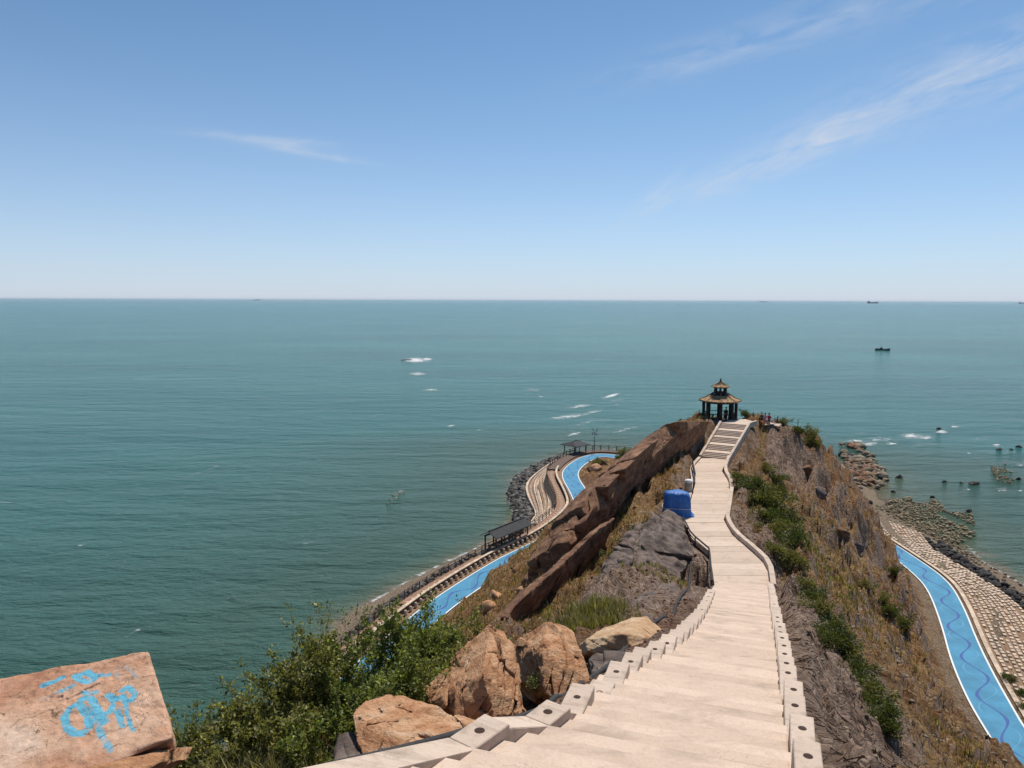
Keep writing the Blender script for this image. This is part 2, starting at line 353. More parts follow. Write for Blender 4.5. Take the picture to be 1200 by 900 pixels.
def terrain(P, full=False):
    P = np.asarray(P, dtype=np.float64); z = terrain_base(P); z0 = z.copy()
    ws, zs, wp, zp, wq, zq, wl, wr = carve_w(P)
    free = (1 - ws) * (1 - wp) * (1 - wq) * (1 - wl) * (1 - wr)
    shore = sstep(.2, 4.5, z)
    P3 = np.c_[P, np.zeros(len(P))]
    # strata run along the ridge: stretch the noise that way
    a = R(24); u = P[:, 0] * math.sin(a) + P[:, 1] * math.cos(a); v = P[:, 0] * math.cos(a) - P[:, 1] * math.sin(a)
    S = np.c_[u * .16, v * .55, z * .25]
    big = ridged(S, 4, 3) * .9; mid = fbm(np.c_[u * .5, v * .9, z * .4], 4, 21) * .55; fine = fbm(np.c_[u * 1.6, v * 2.6, z * .9], 4, 40) * .28
    ts = P @ np.array((AX.x, AX.y)); ns = P @ np.array((NX.x, NX.y)); calm = 1 - .75 * (1 - sstep(1.0, 5.0, np.abs(ns + 1.2) - 1.8)) * (ts < TEND + 2) * (ns < 0)
    f1, gap, idv = voro(np.c_[u * .22 + fine * .6, v * .62 + mid * .5, np.zeros(len(P))], 5, True); g1, gap2, id2 = voro(np.c_[u * .75, v * 1.7 + fine, np.zeros(len(P))], 15, True)
    rk = sstep(-.25, .35, fbm(np.c_[P * .09, np.full(len(P), 3.3)], 3, 61)); rk = np.maximum(rk, .25)
    big = big + rk * ((idv - .5) * 1.3 - .5 * np.exp(-gap * 9)); fine = fine + (.3 + .7 * rk) * ((id2 - .5) * .42 - .22 * np.exp(-gap2 * 8))
    big = big * (1 + .55 * sstep(35, 60, P[:, 1]) * (ns > 3)); fine = fine * (1 + .5 * (ns > 1.5))
    far = np.clip(np.hypot(P[:, 0], P[:, 1]) / 40, .35, 1.25)
    z = z + free * (shore * .9 + .1) * (big * .9 * far + mid * far + fine) * calm
    for w, q in ((wl, ZR - .12), (wr, ZR - .12), (ws, zs), (wp, zp), (wq, zq)): z = z * (1 - w) + q * w
    if full: return z, z0, free, u, v
    return z
def ground(x, y): return float(terrain(np.array([[x, y]]))[0])
def ground_px(x, y, near=6.0, far=220.0):     # where a sight line first meets the ground
    r = ray(x, y); Y = np.geomspace(near, far, 1500); P = np.c_[r.x / r.y * Y, Y]; zr = H + r.z / r.y * Y
    hit = np.nonzero(terrain(P) >= zr)[0]
    k = hit[0] if len(hit) else len(Y) - 1
    return Vector((P[k, 0], P[k, 1], float(zr[k])))

# ---------------------------------------------------------------- terrain mesh
def terrain_mat():
    m, nt, b = new_mat('slope_ground'); L = nt.links; v = coords(nt)
    at = nt.nodes.new('ShaderNodeVertexColor'); at.layer_name = 'zone'; sp = nt.nodes.new('ShaderNodeSeparateColor'); L.new(at.outputs[0], sp.inputs[0])
    at2 = nt.nodes.new('ShaderNodeVertexColor'); at2.layer_name = 'zone2'; sp2 = nt.nodes.new('ShaderNodeSeparateColor'); L.new(at2.outputs[0], sp2.inputs[0])
    st = coords(nt, (1.3, .5, .8), rot=(0, 0, R(24)))
    n1 = noise_n(nt, v, .8, 8, .65); n2 = noise_n(nt, v, 5, 6, .7); n3 = noise_n(nt, st, 2.2, 8, .65, .5); n4 = noise_n(nt, v, .22, 4, .5)
    dry = ramp_n(nt, n1, [(.28, (.10, .045, .022)), (.43, (.25, .132, .064)), (.55, (.40, .24, .118)), (.72, (.56, .38, .20))])
    dry = mix_n(nt, ramp_n(nt, n4, [(.5, 0.), (.66, .7)]), dry, (.42, .27, .125))
    rock = ramp_n(nt, n3, [(.25, (.075, .045, .035)), (.40, (.25, .168, .125)), (.55, (.44, .31, .235)), (.72, (.62, .47, .37))])
    red = ramp_n(nt, n3, [(.28, (.09, .045, .03)), (.45, (.21, .11, .07)), (.6, (.33, .19, .12)), (.75, (.45, .29, .19))])
    sand = ramp_n(nt, n2, [(.3, (.22, .16, .11)), (.5, (.36, .27, .19)), (.7, (.48, .38, .28))])
    green = ramp_n(nt, n2, [(.3, (.03, .04, .01)), (.6, (.09, .1, .025))])
    def mask(s, k=.55):
        j = math_n(nt, 'ADD', s, math_n(nt, 'MULTIPLY', math_n(nt, 'SUBTRACT', n1, .5), k * 2)); return ramp_n(nt, j, [(.4, 0.), (.6, 1.)])
    c = mix_n(nt, mask(sp.outputs[0]), dry, rock)
    c = mix_n(nt, mask(sp.outputs[1]), c, red)
    c = mix_n(nt, mask(sp2.outputs[0]), c, green)
    c = mix_n(nt, mask(sp.outputs[2], .25), c, sand)
    c = mix_n(nt, .6, c, ramp_n(nt, n2, [(.3, .5), (.6, 1.0)]), 'MULTIPLY')
    L.new(c, b.inputs['Base Color']); b.inputs['Roughness'].default_value = .95; b.inputs['Specular IOR Level'].default_value = .1
    h = math_n(nt, 'ADD', math_n(nt, 'MULTIPLY', n3, 1.2), math_n(nt, 'ADD', n2, math_n(nt, 'MULTIPLY', noise_n(nt, v, 18, 5, .75), .6)))
    vo = nd(nt, 'ShaderNodeTexVoronoi', Scale=2.6); vo.feature = 'DISTANCE_TO_EDGE'; L.new(st, vo.inputs['Vector'])
    h = math_n(nt, 'ADD', h, ramp_n(nt, vo.outputs['Distance'], [(.0, 0.), (.12, .5)]))
    bump_n(nt, b, h, 1.0, .3)
    return m
def build_terrain():
    na, nr = 800, 600
    th = np.linspace(R(-52), R(52), na); rr = np.geomspace(2.6, 235, nr)
    Rg, Tg = np.meshgrid(rr, th, indexing='ij'); P = np.c_[(Rg * np.sin(Tg)).ravel(), (Rg * np.cos(Tg)).ravel()]
    z, z0, free, u, v = terrain(P, True)
    idx = np.arange(na * nr).reshape(nr, na); F = np.stack([idx[:-1, :-1], idx[:-1, 1:], idx[1:, 1:], idx[1:, :-1]], -1).reshape(-1, 4)
    F = F[(z[F] > -1.2).any(1)]
    me = np_mesh('hillside', np.c_[P, z], F[:, ::-1], terrain_mat(), True)
    # zones
    zg = z.reshape(nr, na); gy, gx = np.gradient(zg)
    ds = np.gradient(rr)[:, None]; slope = np.hypot(gy / ds, gx / (Rg * (th[1] - th[0]))).ravel()
    t = P @ np.array((AX.x, AX.y)); n = P @ np.array((NX.x, NX.y)); X, Y = P[:, 0], P[:, 1]
    dpath, _ = seg_dist(P, [tn(0, -.6), tn(TEND, -.4)] + PMID + [PTOP])
    N = fbm(np.c_[P * .25, np.zeros(len(P))], 3, 77)
    right = n > 0
    rock = (1 - sstep(2.5, 5.2, dpath + N * 2.5)) * np.where(right, 1, .95)
    rock = np.maximum(rock, sstep(78, 86, Y + N * 5) * (1 - sstep(4, 15, dpath + N * 3)) * right)
    rock = np.maximum(rock, sstep(.9, 1.7, slope + N * .4) * .75)
    rock[(~right) & (Y > 60)] *= .55
    red = sstep(-.05, .35, fbm(np.c_[P * .12, np.ones(len(P)) * 5], 3, 5)) * .55 * (~right) + sstep(78, 95, Y) * right * .45
    red = np.maximum(red, ((~right) & (Y < 32)) * .5)
    gully = (~right) & (Y > 30) & (Y < 56) & (n > -9.5); rock = np.where(gully, np.maximum(rock, .62), rock)
    sand = 1 - sstep(2.2, 3.6, z0 + N * .5); sand = np.maximum(sand, (1 - free) * (z0 < 6) * .55)
    g = np.zeros(len(P))
    vcol(me, 'zone', np.c_[np.clip(rock, 0, 1), np.clip(red, 0, 1), np.clip(sand, 0, 1)]); vcol(me, 'zone2', np.c_[g, g, g])
    tag(link('hillside', me), kind='structure')
build_terrain()

# ---------------------------------------------------------------- sea
def sea_mat():
    m, nt, b = new_mat('sea_water'); L = nt.links; v = coords(nt)
    at = nt.nodes.new('ShaderNodeVertexColor'); at.layer_name = 'depth'; sp = nt.nodes.new('ShaderNodeSeparateColor'); L.new(at.outputs[0], sp.inputs[0])
    big = noise_n(nt, coords(nt, (.004, .011, .01)), 1, 5, .55)
    deep = ramp_n(nt, big, [(.35, (.018, .118, .114)), (.65, (.036, .165, .152))])
    mid = mix_n(nt, .7, deep, (.042, .078, .046))
    c = mix_n(nt, ramp_n(nt, sp.outputs[0], [(.15, 0.), (.75, 1.)]), deep, mid)
    c = mix_n(nt, ramp_n(nt, sp.outputs[0], [(.88, 0.), (.985, 1.)]), c, (.085, .115, .07))
    j = math_n(nt, 'ADD', sp.outputs[0], math_n(nt, 'MULTIPLY', math_n(nt, 'SUBTRACT', noise_n(nt, v, .35, 4), .5), .12))
    c = mix_n(nt, ramp_n(nt, j, [(.965, 0.), (1.0, 1.)]), c, (.17, .135, .085))
    # scattered whitecaps
    wv = coords(nt, (.045, .22, 1), rot=(0, 0, R(-4))); cap = noise_n(nt, wv, 1.0, 6, .62, .3); reg = noise_n(nt, v, .006, 3)
    capm = ramp_n(nt, math_n(nt, 'ADD', cap, math_n(nt, 'MULTIPLY', reg, .16)), [(.775, 0.), (.83, .5)])
    c = mix_n(nt, capm, c, (.6, .63, .62))
    L.new(c, b.inputs['Base Color']); b.inputs['Roughness'].default_value = .16; b.inputs['IOR'].default_value = 1.33; b.inputs['Specular IOR Level'].default_value = .13
    w1 = noise_n(nt, coords(nt, (.16, .34, 1), rot=(0, 0, R(-8))), 1, 5, .6, .4); w2 = noise_n(nt, coords(nt, (.5, 1.3, 1), rot=(0, 0, R(10))), 1, 6, .65, .3)
    w0 = noise_n(nt, coords(nt, (.03, .12, 1), rot=(0, 0, R(-6))), 1, 3, .5)
    h = math_n(nt, 'ADD', math_n(nt, 'MULTIPLY', w1, 1.4), math_n(nt, 'ADD', math_n(nt, 'MULTIPLY', w2, .6), math_n(nt, 'MULTIPLY', w0, 2.6)))
    bump_n(nt, b, h, 1.0, 1.25)
    return m
def build_sea():
    th = np.linspace(-math.pi, math.pi, 721); rr = np.r_[np.linspace(20, 260, 241), np.geomspace(265, 60000, 120)]
    Rg, Tg = np.meshgrid(rr, th[:-1], indexing='ij'); P = np.c_[(Rg * np.sin(Tg)).ravel(), (Rg * np.cos(Tg)).ravel()]
    na = 720; idx = np.arange(len(P)).reshape(len(rr), na); nx = np.roll(idx, -1, axis=1)
    F = np.stack([idx[:-1], nx[:-1], nx[1:], idx[1:]], -1).reshape(-1, 4)
    near = (np.hypot(P[:, 0], P[:, 1]) < 262) & (P[:, 1] > 25)
    d = np.zeros(len(P)); zb = terrain_base(P[near])
    d[near] = np.clip(1 + zb / 13.0, 0, 1) * (1 - sstep(190, 255, np.hypot(*P[near].T)))
    me = np_mesh('sea', np.c_[P, np.zeros(len(P))], F[:, ::-1], sea_mat(), True); vcol(me, 'depth', np.c_[d, d, d])
    tag(link('sea', me), kind='structure')
build_sea()
# ---------------------------------------------------------------- stairs and path
def concrete(name, col, stain, sc=1.0, dark=.5, tread=False):
    m, nt, b = new_mat(name); v = coords(nt); v2 = coords(nt, (.35, 2.2, 1), rot=(0, 0, AL))
    n1 = noise_n(nt, v, 1.3 * sc, 8, .68, .6); n2 = noise_n(nt, v2, 1.6 * sc, 6, .6, .4); n3 = noise_n(nt, v, 22 * sc, 5, .7)
    c = ramp_n(nt, n1, [(.3, stain), (.47, col), (.7, tuple(min(1, q * 1.08) for q in col))])
    c = mix_n(nt, ramp_n(nt, n2, [(.52, 0.), (.72, dark)]), c, tuple(q * .72 for q in stain))
    crack = noise_n(nt, v, 2.3 * sc, 3, .5, 2.5); cr = ramp_n(nt, math_n(nt, 'ABSOLUTE', math_n(nt, 'SUBTRACT', crack, .5)), [(.0, .55), (.012, 0.)])
    c = mix_n(nt, math_n(nt, 'MULTIPLY', cr, ramp_n(nt, n1, [(.45, 0.), (.6, 1.)])), c, tuple(q * .5 for q in stain))
    c = mix_n(nt, .35, c, ramp_n(nt, n3, [(.3, .7), (.6, 1.)]), 'MULTIPLY')
    oi = nt.nodes.new('ShaderNodeObjectInfo'); c = mix_n(nt, .6, c, ramp_n(nt, oi.outputs['Random'], [(0., (.74, .72, .70)), (1., (1., 1., 1.))]), 'MULTIPLY')
    if tread:                                # dirt caught along the back of each tread
        sx = nt.nodes.new('ShaderNodeSeparateXYZ'); nt.links.new(coords(nt), sx.inputs[0])
        tt = math_n(nt, 'ADD', math_n(nt, 'MULTIPLY', sx.outputs[0], math.sin(AL)), math_n(nt, 'MULTIPLY', sx.outputs[1], math.cos(AL)))
        fr = math_n(nt, 'FRACT', math_n(nt, 'DIVIDE', math_n(nt, 'SUBTRACT', tt, 3.03), .45))
        dirt = math_n(nt, 'MULTIPLY', ramp_n(nt, fr, [(0., 1.), (.12, .75), (.3, 0.)]), ramp_n(nt, noise_n(nt, v, .9, 5, .6), [(.3, .35), (.58, 1.)]))
        c = mix_n(nt, dirt, c, (.25, .175, .12))
    nt.links.new(c, b.inputs['Base Color']); b.inputs['Roughness'].default_value = .85; b.inputs['Specular IOR Level'].default_value = .25
    bump_n(nt, b, math_n(nt, 'ADD', n3, math_n(nt, 'MULTIPLY', n1, .6)), .35, .02)
    return m
M_STEP = concrete('worn_step_concrete', (.66, .51, .40), (.49, .375, .29), 1.0, .5, True); M_CURB = concrete('curb_concrete', (.62, .49, .395), (.40, .31, .24), 1.9, .6)
M_PATH = concrete('path_paving', (.62, .485, .385), (.49, .38, .295), 1.0, .35)
M_DARK = simple('dark_metal', (.03, .027, .025), .5, .3, 6, 0, .1)
def bevel_box(lo, hi, bw=.012):
    # a slab with its top edges chamfered
    mb = MB(); n = len(lo); c = sum((Vector(p) for p in hi), Vector()) / n
    up = [Vector(p) - Vector((0, 0, bw)) for p in hi]; top = []
    for p in hi:
        d = (c - Vector(p)); d.z = 0; d.normalize(); top.append(Vector(p) + d * bw * 1.5)
    b = [Vector(p) for p in lo]; mb.v = b + up + top
    mb.f = [tuple(reversed(range(n)))]
    for r in (0, n):
        for i in range(n): j = (i + 1) % n; mb.f.append((r + i, r + j, r + n + j, r + n + i))
    mb.f.append(tuple(2 * n + i for i in range(n)))
    return mb
stairs = tag(empty('stone_staircase', tn(T0, 0, stair_z(T0))), kind='structure')
def child(o, parent):                        # keep world placement
    o.parent = parent; o.matrix_parent_inverse = Matrix.Translation(-parent.location) if parent.rotation_euler.z == 0 else parent.matrix_basis.inverted(); return o
rs = random.Random(3); PITCHT = .45; k = 0; t = 3.0
# the left landing wall seen at the foot of the frame: corner points on the wall top
WALL_PX = [(675, 810), (642, 834), (600, 846), (562, 856), (500, 873), (400, 899), (270, 932)]
WALLTN = [stair_hit(x, y, .25) for x, y in WALL_PX]
LAND = sorted((a, b) for a, b in WALLTN)
def n_left2(t):
    w = [b for a, b in LAND]; q = [a for a, b in LAND]
    return float(np.interp(t, q, w)) + .05 if t < LAND[-1][0] else n_left(t)
while t < TEND:
    z = stair_z(t) + rs.uniform(-.012, .012); t1 = t + PITCHT + .03; nl0, nl1 = n_left2(t) - .1, n_left2(min(t1, TEND)) - .1
    nr = NR + .02 + rs.uniform(-.02, .03) if t < 12 else NR + .02
    tw = rs.uniform(-.012, .012)
    hi = [tn(t, nl0, z), tn(t + tw, nr, z), tn(t1 + tw, nr, z), tn(t1, nl1, z)]; lo = [p - Vector((0, 0, .34)) for p in hi]
    mb = bevel_box(lo, hi, .015); child(mb.build('step', M_STEP), stairs); t += PITCHT
# curb blocks with a socket for a rail post
def curb_block_mesh(l, w, h, r=.075, oy=0.0):
    n = 16; v = []; f = []
    ring = [(r * math.cos(math.pi / 4 + 2 * math.pi * i / n), r * math.sin(math.pi / 4 + 2 * math.pi * i / n)) for i in range(n)]
    ring = [(x, y + oy) for x, y in ring]
    cr = [(w / 2, l / 2), (-w / 2, l / 2), (-w / 2, -l / 2), (w / 2, -l / 2)]; sq = []
    for i in range(n):
        a, c = cr[i // 4], cr[(i // 4 + 1) % 4]; u = (i % 4) / 4; sq.append((a[0] + (c[0] - a[0]) * u, a[1] + (c[1] - a[1]) * u))
    b = .012
    v += [(x * (1 - 2 * b / w), y * (1 - 2 * b / l), 0) for x, y in sq]        # 0 top outer
    v += [(x, y, 0) for x, y in ring]                       # 1 hole rim
    v += [(x, y, -.45) for x, y in ring]                    # 2 hole floor
    v += [(x, y, -b) for x, y in sq] + [(x, y, -h) for x, y in sq]
    for i in range(n):
        j = (i + 1) % n; f += [(i, j, n + j, n + i), (n + i, n + j, 2 * n + j, 2 * n + i), (3 * n + i, 3 * n + j, j, i), (4 * n + i, 4 * n + j, 3 * n + j, 3 * n + i)]
    f += [tuple(2 * n + i for i in range(n)), tuple(4 * n + i for i in reversed(range(n)))]
    me = mesh('curb_block', v, f, M_CURB); me.validate(); return me
BL = 1.35
cb = curb_block_mesh(BL - .03, .30, .75, .055, .33)
t = T0 - BL * 3
while t < TEND + 2:
    tt = min(t, TEND - .6)
    if t < TEND - .3:
        o = link('curb_block', cb); o.location = tn(t, NR + .165 + rs.uniform(-.03, .03), stair_z(t) + .25 + rs.uniform(-.02, .02)); o.rotation_euler = (rs.uniform(-.012, .012), rs.uniform(-.015, .015), -AL + rs.uniform(-.012, .012)); child(o, stairs)
    t += BL
cbl = curb_block_mesh(.98, .34, .7, .052, .12)
holes = [stair_hit(x, y, .34) for x, y in ((766.7, 756), (749, 763), (738, 770), (721, 781.6), (701, 796), (674, 810.6), (642, 834))]
far = [stair_hit(x, y, .34) for x, y in ((781, 750), (791, 744), (798, 738), (804, 733), (809, 728.5), (814, 723), (818, 718), (822, 712), (825, 707), (828, 702), (830, 697), (832.5, 692.5))]
for i, (t, n) in enumerate(holes[:-1] + far):
    o = link('curb_block', cbl); d = 1.0; z = stair_z(t) + .20
    if i == 4: z -= .13
    o.location = tn(t, n, z); o.rotation_euler = (rs.uniform(-.015, .015), rs.uniform(-.015, .015), -AL + rs.uniform(-.02, .02)); o.scale = (1, 1.0 if i < 6 else 1.25, 1); child(o, stairs)
# landing wall: flat blocks with sockets, joined by sloping cast pieces
def wall_at(k, dz=.25): t, n = WALLTN[k]; return tn(t, n, stair_z(t) + dz)
def wall_piece(A, B, w, drop):
    d = (B - A); d.z = 0; d.normalize(); s = Vector((d.y, -d.x, 0)) * (w / 2); hi = [A - s, A + s, B + s, B - s]
    if (hi[1] - hi[0]).cross(hi[2] - hi[1]).z < 0: hi = hi[::-1]
    return bevel_box([p - Vector((0, 0, drop)) for p in hi], hi, .012)
w1, w3, w6 = wall_at(1), wall_at(3), wall_at(6); h1 = tn(*holes[5], stair_z(holes[5][0]) + .24)
for c, q, l in ((w1, w3, .5), (w3, w6, .62)):
    a = math.atan2(q.y - c.y, q.x - c.x) - math.pi / 2; o = link('curb_block', curb_block_mesh(l, .37, .65, .062)); o.location = c; o.rotation_euler = (0, 0, a); child(o, stairs)
def toward(a, b, d): v = (b - a); v.z = 0; return v.normalized() * d
child(wall_piece(w1 + toward(w1, w3, .24) - Vector((0, 0, .003)), w3 - toward(w1, w3, .18) - Vector((0, 0, .003)), .375, .6).build('wall_piece', M_CURB), stairs)
child(wall_piece(w3 + toward(w3, w6, .30) - Vector((0, 0, .003)), w6, .375, .7).build('wall_piece', M_CURB), stairs)
child(wall_piece(h1 + toward(h1, w1, .3) - Vector((0, 0, .02)), w1 - toward(h1, w1, .1) - Vector((0, 0, .005)), .36, .6).build('wall_piece', M_CURB), stairs)

# flat path of cast slabs
path = tag(empty('ridge_path', PBOT), kind='structure')
NS = 34; A_, B_ = resample(PLW, NS * 4 + 1), resample(PRW, NS * 4 + 1)
def inner(p, q, d): v = (q - p).normalized(); return p + v * d
for i in range(NS):
    hi_l = A_[i * 4:i * 4 + 5]; hi_r = B_[i * 4:i * 4 + 5]
    g = .02; dl = (hi_l[-1] - hi_l[-2]).normalized() * g; dr = (hi_r[-1] - hi_r[-2]).normalized() * g
    ring = hi_l[:-1] + [hi_l[-1] - dl] + [hi_r[-1] - dr] + hi_r[-2::-1]
    ring = ring[::-1] if sum((a.x - PBOT.x) * (b.y - PBOT.y) - (b.x - PBOT.x) * (a.y - PBOT.y) for a, b in zip(ring, ring[1:] + ring[:1])) < 0 else ring
    z = Vector((0, 0, rs.uniform(-.01, .01)))
    child(MB().quadbox([p + z - Vector((0, 0, .3)) for p in ring], [p + z for p in ring]).build('paving_slab', M_PATH), path)
# three risers between stairs and path
for i in range(3):
    z = stair_z(TEND) + .12 * (i + 1); t0 = TEND - 1.3 + .42 * i; nl = n_left(TEND) - .05
    hi = [tn(t0, nl, z), tn(t0, NR, z), tn(t0 + .6, NR + .0, z), tn(t0 + .6, nl, z)]
    child(bevel_box([p - Vector((0, 0, .13)) for p in hi], hi).build('step', M_STEP), path)
def curb_line(line, w, h, name, parent, mat, step=1.6, z0=0.0, depth=.6):
    pts = resample(line, step=step)
    for a, b in zip(pts, pts[1:]):
        d = (b - a); d.z = 0; d.normalize(); s = Vector((d.y, -d.x, 0)) * w / 2; e = d * .008; up = Vector((0, 0, z0 + h))
        hi = [a - s + e + up, a + s + e + up, b + s - e + up, b - s - e + up]
        if (hi[1] - hi[0]).cross(hi[2] - hi[1]).z < 0: hi = hi[::-1]
        child(bevel_box([p - Vector((0, 0, depth)) for p in hi], hi, .015).build(name, mat), parent)
curb_line(offset_line(smooth_line(PRW, 1), .2), .32, .34, 'curb_stone', path, M_CURB)
curb_line(offset_line(smooth_line(PLW[4:], 1), -.2), .3, .16, 'curb_stone', path, M_CURB)
# flights up to the pavilion
dirp = (PTOP - PBOT); dirp.z = 0; LEN = dirp.length; dirp.normalize(); sd = Vector((dirp.y, -dirp.x, 0)); rise = PTOP.z - ZP
cur = 0.0; z = ZP; hw0, hw1 = 1.38, 1.52; run = (LEN - 4 * 1.05) / 20
for fl in range(5):
    for r_ in range(4):
        z += rise / 20; c0, c1 = cur, cur + run + (1.05 if r_ == 3 else 0)
        w0, w1 = hw0 + (hw1 - hw0) * c0 / LEN, hw0 + (hw1 - hw0) * min(c1, LEN) / LEN
        if fl == 4 and r_ == 3: c1 = LEN + .1
        p = PBOT + dirp * c0; q = PBOT + dirp * (c1 + .04); hi = [Vector((v.x, v.y, z)) for v in (p - sd * w0, p + sd * w0, q + sd * w1, q - sd * w1)]
        child(bevel_box([v - Vector((0, 0, .3)) for v in hi], hi).build('step', M_PATH), path); cur = c1
for sgn in (-1, 1):
    a = PBOT + sd * sgn * (hw0 + .16); b = PTOP + sd * sgn * (hw1 + .16); curb_line([a, b], .28, .22, 'curb_stone', path, M_CURB, 1.4, 0, .8)
PAVC = W(843, 492.5, 94.0)
top_ring = [PTOP - sd * hw1, PTOP + sd * hw1, PTOP + sd * 2.0 + dirp * 2.4, PTOP + sd * .4 + dirp * 4.2, PTOP - sd * 1.2 + dirp * 2.2]
zt = z + .004
child(MB().quadbox([Vector((p.x, p.y, zt - .4)) for p in top_ring], [Vector((p.x, p.y, zt)) for p in top_ring]).build('landing_slab', M_PATH), path)
curb_line([Vector((p.x, p.y, zt)) for p in (PTOP + sd * (hw1 + .1), PTOP + sd * 2.1 + dirp * 2.4)], .26, .22, 'curb_stone', path, M_CURB, 1.2)

# ---------------------------------------------------------------- pavilion
M_TILE = rock_mat('weathered_roof_tile', [(.20, .10, .05), (.36, .21, .11), (.50, .33, .19), (.62, .45, .29), (.42, .24, .12)], 2.2, .5, fine=9)
M_WOOD = simple('dark_stained_timber', (.022, .016, .013), .7, .35, 4, 0, .2)
M_PLINTH = simple('grey_plinth_stone', (.14, .125, .12), .85, .25, 3, 0, .2)
M_CREAM = simple('cream_fascia_paint', (.72, .62, .5), .7, .12, 5)
pav = tag(empty('pavilion', (PAVC.x, PAVC.y, PAVC.z), R(11)), 'dark timber pavilion with two-tier tan tiled roof at the end of the path', 'pavilion')
z0 = 0.0
MB().lathe([(2.75, -.9), (2.75, -.02), (2.6, .0)], 8, ph=R(22.5)).build('plinth', M_PLINTH, pav)
NC = 8; RC = 1.98; HC = 2.55
col_me = mesh('column', *(lambda b: (b.v, b.f))(MB().lathe([(.25, 0), (.25, .2), (.2, .24), (.19, HC), (.23, HC + .05)], 10)), M_WOOD, True)
for i in range(NC):
    a = 2 * math.pi * i / NC + R(22.5); link('column', col_me, pav, (RC * math.cos(a), RC * math.sin(a), 0))
for i in range(NC):
    a0 = 2 * math.pi * i / NC + R(22.5); a1 = a0 + 2 * math.pi / NC; p, q = Vector((RC * math.cos(a0), RC * math.sin(a0), 0)), Vector((RC * math.cos(a1), RC * math.sin(a1), 0))
    mid = (p + q) / 2; rz = math.atan2(q.y - p.y, q.x - p.x); L_ = (q - p).length - .28
    MB().box(mid + Vector((0, 0, HC - .14)), (L_, .1, .26), rz).build('beam', M_WOOD, pav)
    wp = pav.matrix_basis @ mid
    if (wp - PTOP).xy.length > 3.0:
        b = MB().box(mid + Vector((0, 0, .46)), (L_, .34, .07), rz)
        for s in (-.6, 0, .6): b.box(mid + (q - p).normalized() * s + Vector((0, 0, .215)), (.07, .28, .42), rz)
        b.build('bench', M_WOOD, pav)
        b = MB().box(mid * 1.03 + Vector((0, 0, .98)), (L_, .06, .07), rz)
        for s in np.linspace(-.6, .6, 6): b.box(mid * 1.03 + (q - p).normalized() * float(s) + Vector((0, 0, .73)), (.035, .03, .44), rz)
        b.build('backrail', M_WOOD, pav)
def roof_tier(r0, z0, r1, z1, n, parent, sag=.12, name='roof'):
    base = empty(name, (0, 0, 0), 0, parent)
    for i in range(n):
        a0 = 2 * math.pi * i / n + R(22.5); a1 = a0 + 2 * math.pi / n; v = []; f = []; K = 7; S = 8
        for kx in range(K + 1):
            s = kx / K; r = r0 + (r1 - r0) * s; z = z0 + (z1 - z0) * s - sag * math.sin(math.pi * s) + .05 * (1 - s) ** 2
            p, q = Vector((math.cos(a0) * r, math.sin(a0) * r, z)), Vector((math.cos(a1) * r, math.sin(a1) * r, z))
            for j in range(S + 1):
                u = j / S; e = p.lerp(q, .01 + .98 * u); e.z += .028 * (j % 2) + .02 * (kx % 2) + rs.uniform(-.012, .012); v.append(e)
        nv = len(v); v += [p - Vector((0, 0, .1)) for p in v]
        for kx in range(K):
            for j in range(S):
                a = kx * (S + 1) + j; f.append((a, a + 1, a + S + 2, a + S + 1)); f.append((nv + a, nv + a + S + 1, nv + a + S + 2, nv + a + 1))
        for j in range(S): f.append((j, nv + j, nv + j + 1, j + 1))
        for kx in range(K): a = kx * (S + 1); b = a + S + 1; f.append((a, b, nv + b, nv + a)); a += S; b += S; f.append((a, nv + a, nv + b, b))
        link('roof_panel', mesh('roof_panel', v, f, M_TILE), base)
        e0, e1 = Vector((math.cos(a0) * r0, math.sin(a0) * r0, z0 + .06)), Vector((math.cos(a0) * r1, math.sin(a0) * r1, z1 + .05))
        MB().tube([e0, e0.lerp(e1, .5) - Vector((0, 0, sag)), e1], .05, 6).build('hip_ridge', M_TILE, base)
    return base
roof_tier(2.62, HC + .02, .95, HC + .92, 8, pav)
b = MB()
for i in range(8):
    a0 = 2 * math.pi * i / 8 + R(22.5); a1 = a0 + math.pi / 4; p, q = Vector((math.cos(a0), math.sin(a0), 0)) * 2.58, Vector((math.cos(a1), math.sin(a1), 0)) * 2.58
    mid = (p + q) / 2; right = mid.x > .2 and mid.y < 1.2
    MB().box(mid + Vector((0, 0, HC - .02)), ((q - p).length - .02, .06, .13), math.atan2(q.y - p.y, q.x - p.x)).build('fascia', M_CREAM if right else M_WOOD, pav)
lan = MB().lathe([(1.3, HC + .62), (1.3, HC + .74), (1.0, HC + .98), (.8, HC + 1.0), (.8, HC + 1.12)], 8, ph=R(22.5)).build('lantern', M_WOOD, pav)
for i in range(8):
    a = 2 * math.pi * i / 8 + R(22.5); MB().box((.72 * math.cos(a), .72 * math.sin(a), HC + 1.36), (.14, .14, .52), a).build('lantern_post', M_WOOD, lan)
MB().lathe([(.86, HC + 1.6), (.86, HC + 1.72)], 8, ph=R(22.5)).build('lantern_ring', M_WOOD, lan)
roof_tier(1.16, HC + 1.72, .1, HC + 2.35, 8, pav, .1, 'upper_roof')
MB().lathe([(.1, HC + 2.3), (.16, HC + 2.42), (.08, HC + 2.52), (.11, HC + 2.6), (.06, HC + 2.75), (.02, HC + 2.85)], 10).build('finial', M_WOOD, pav, True)

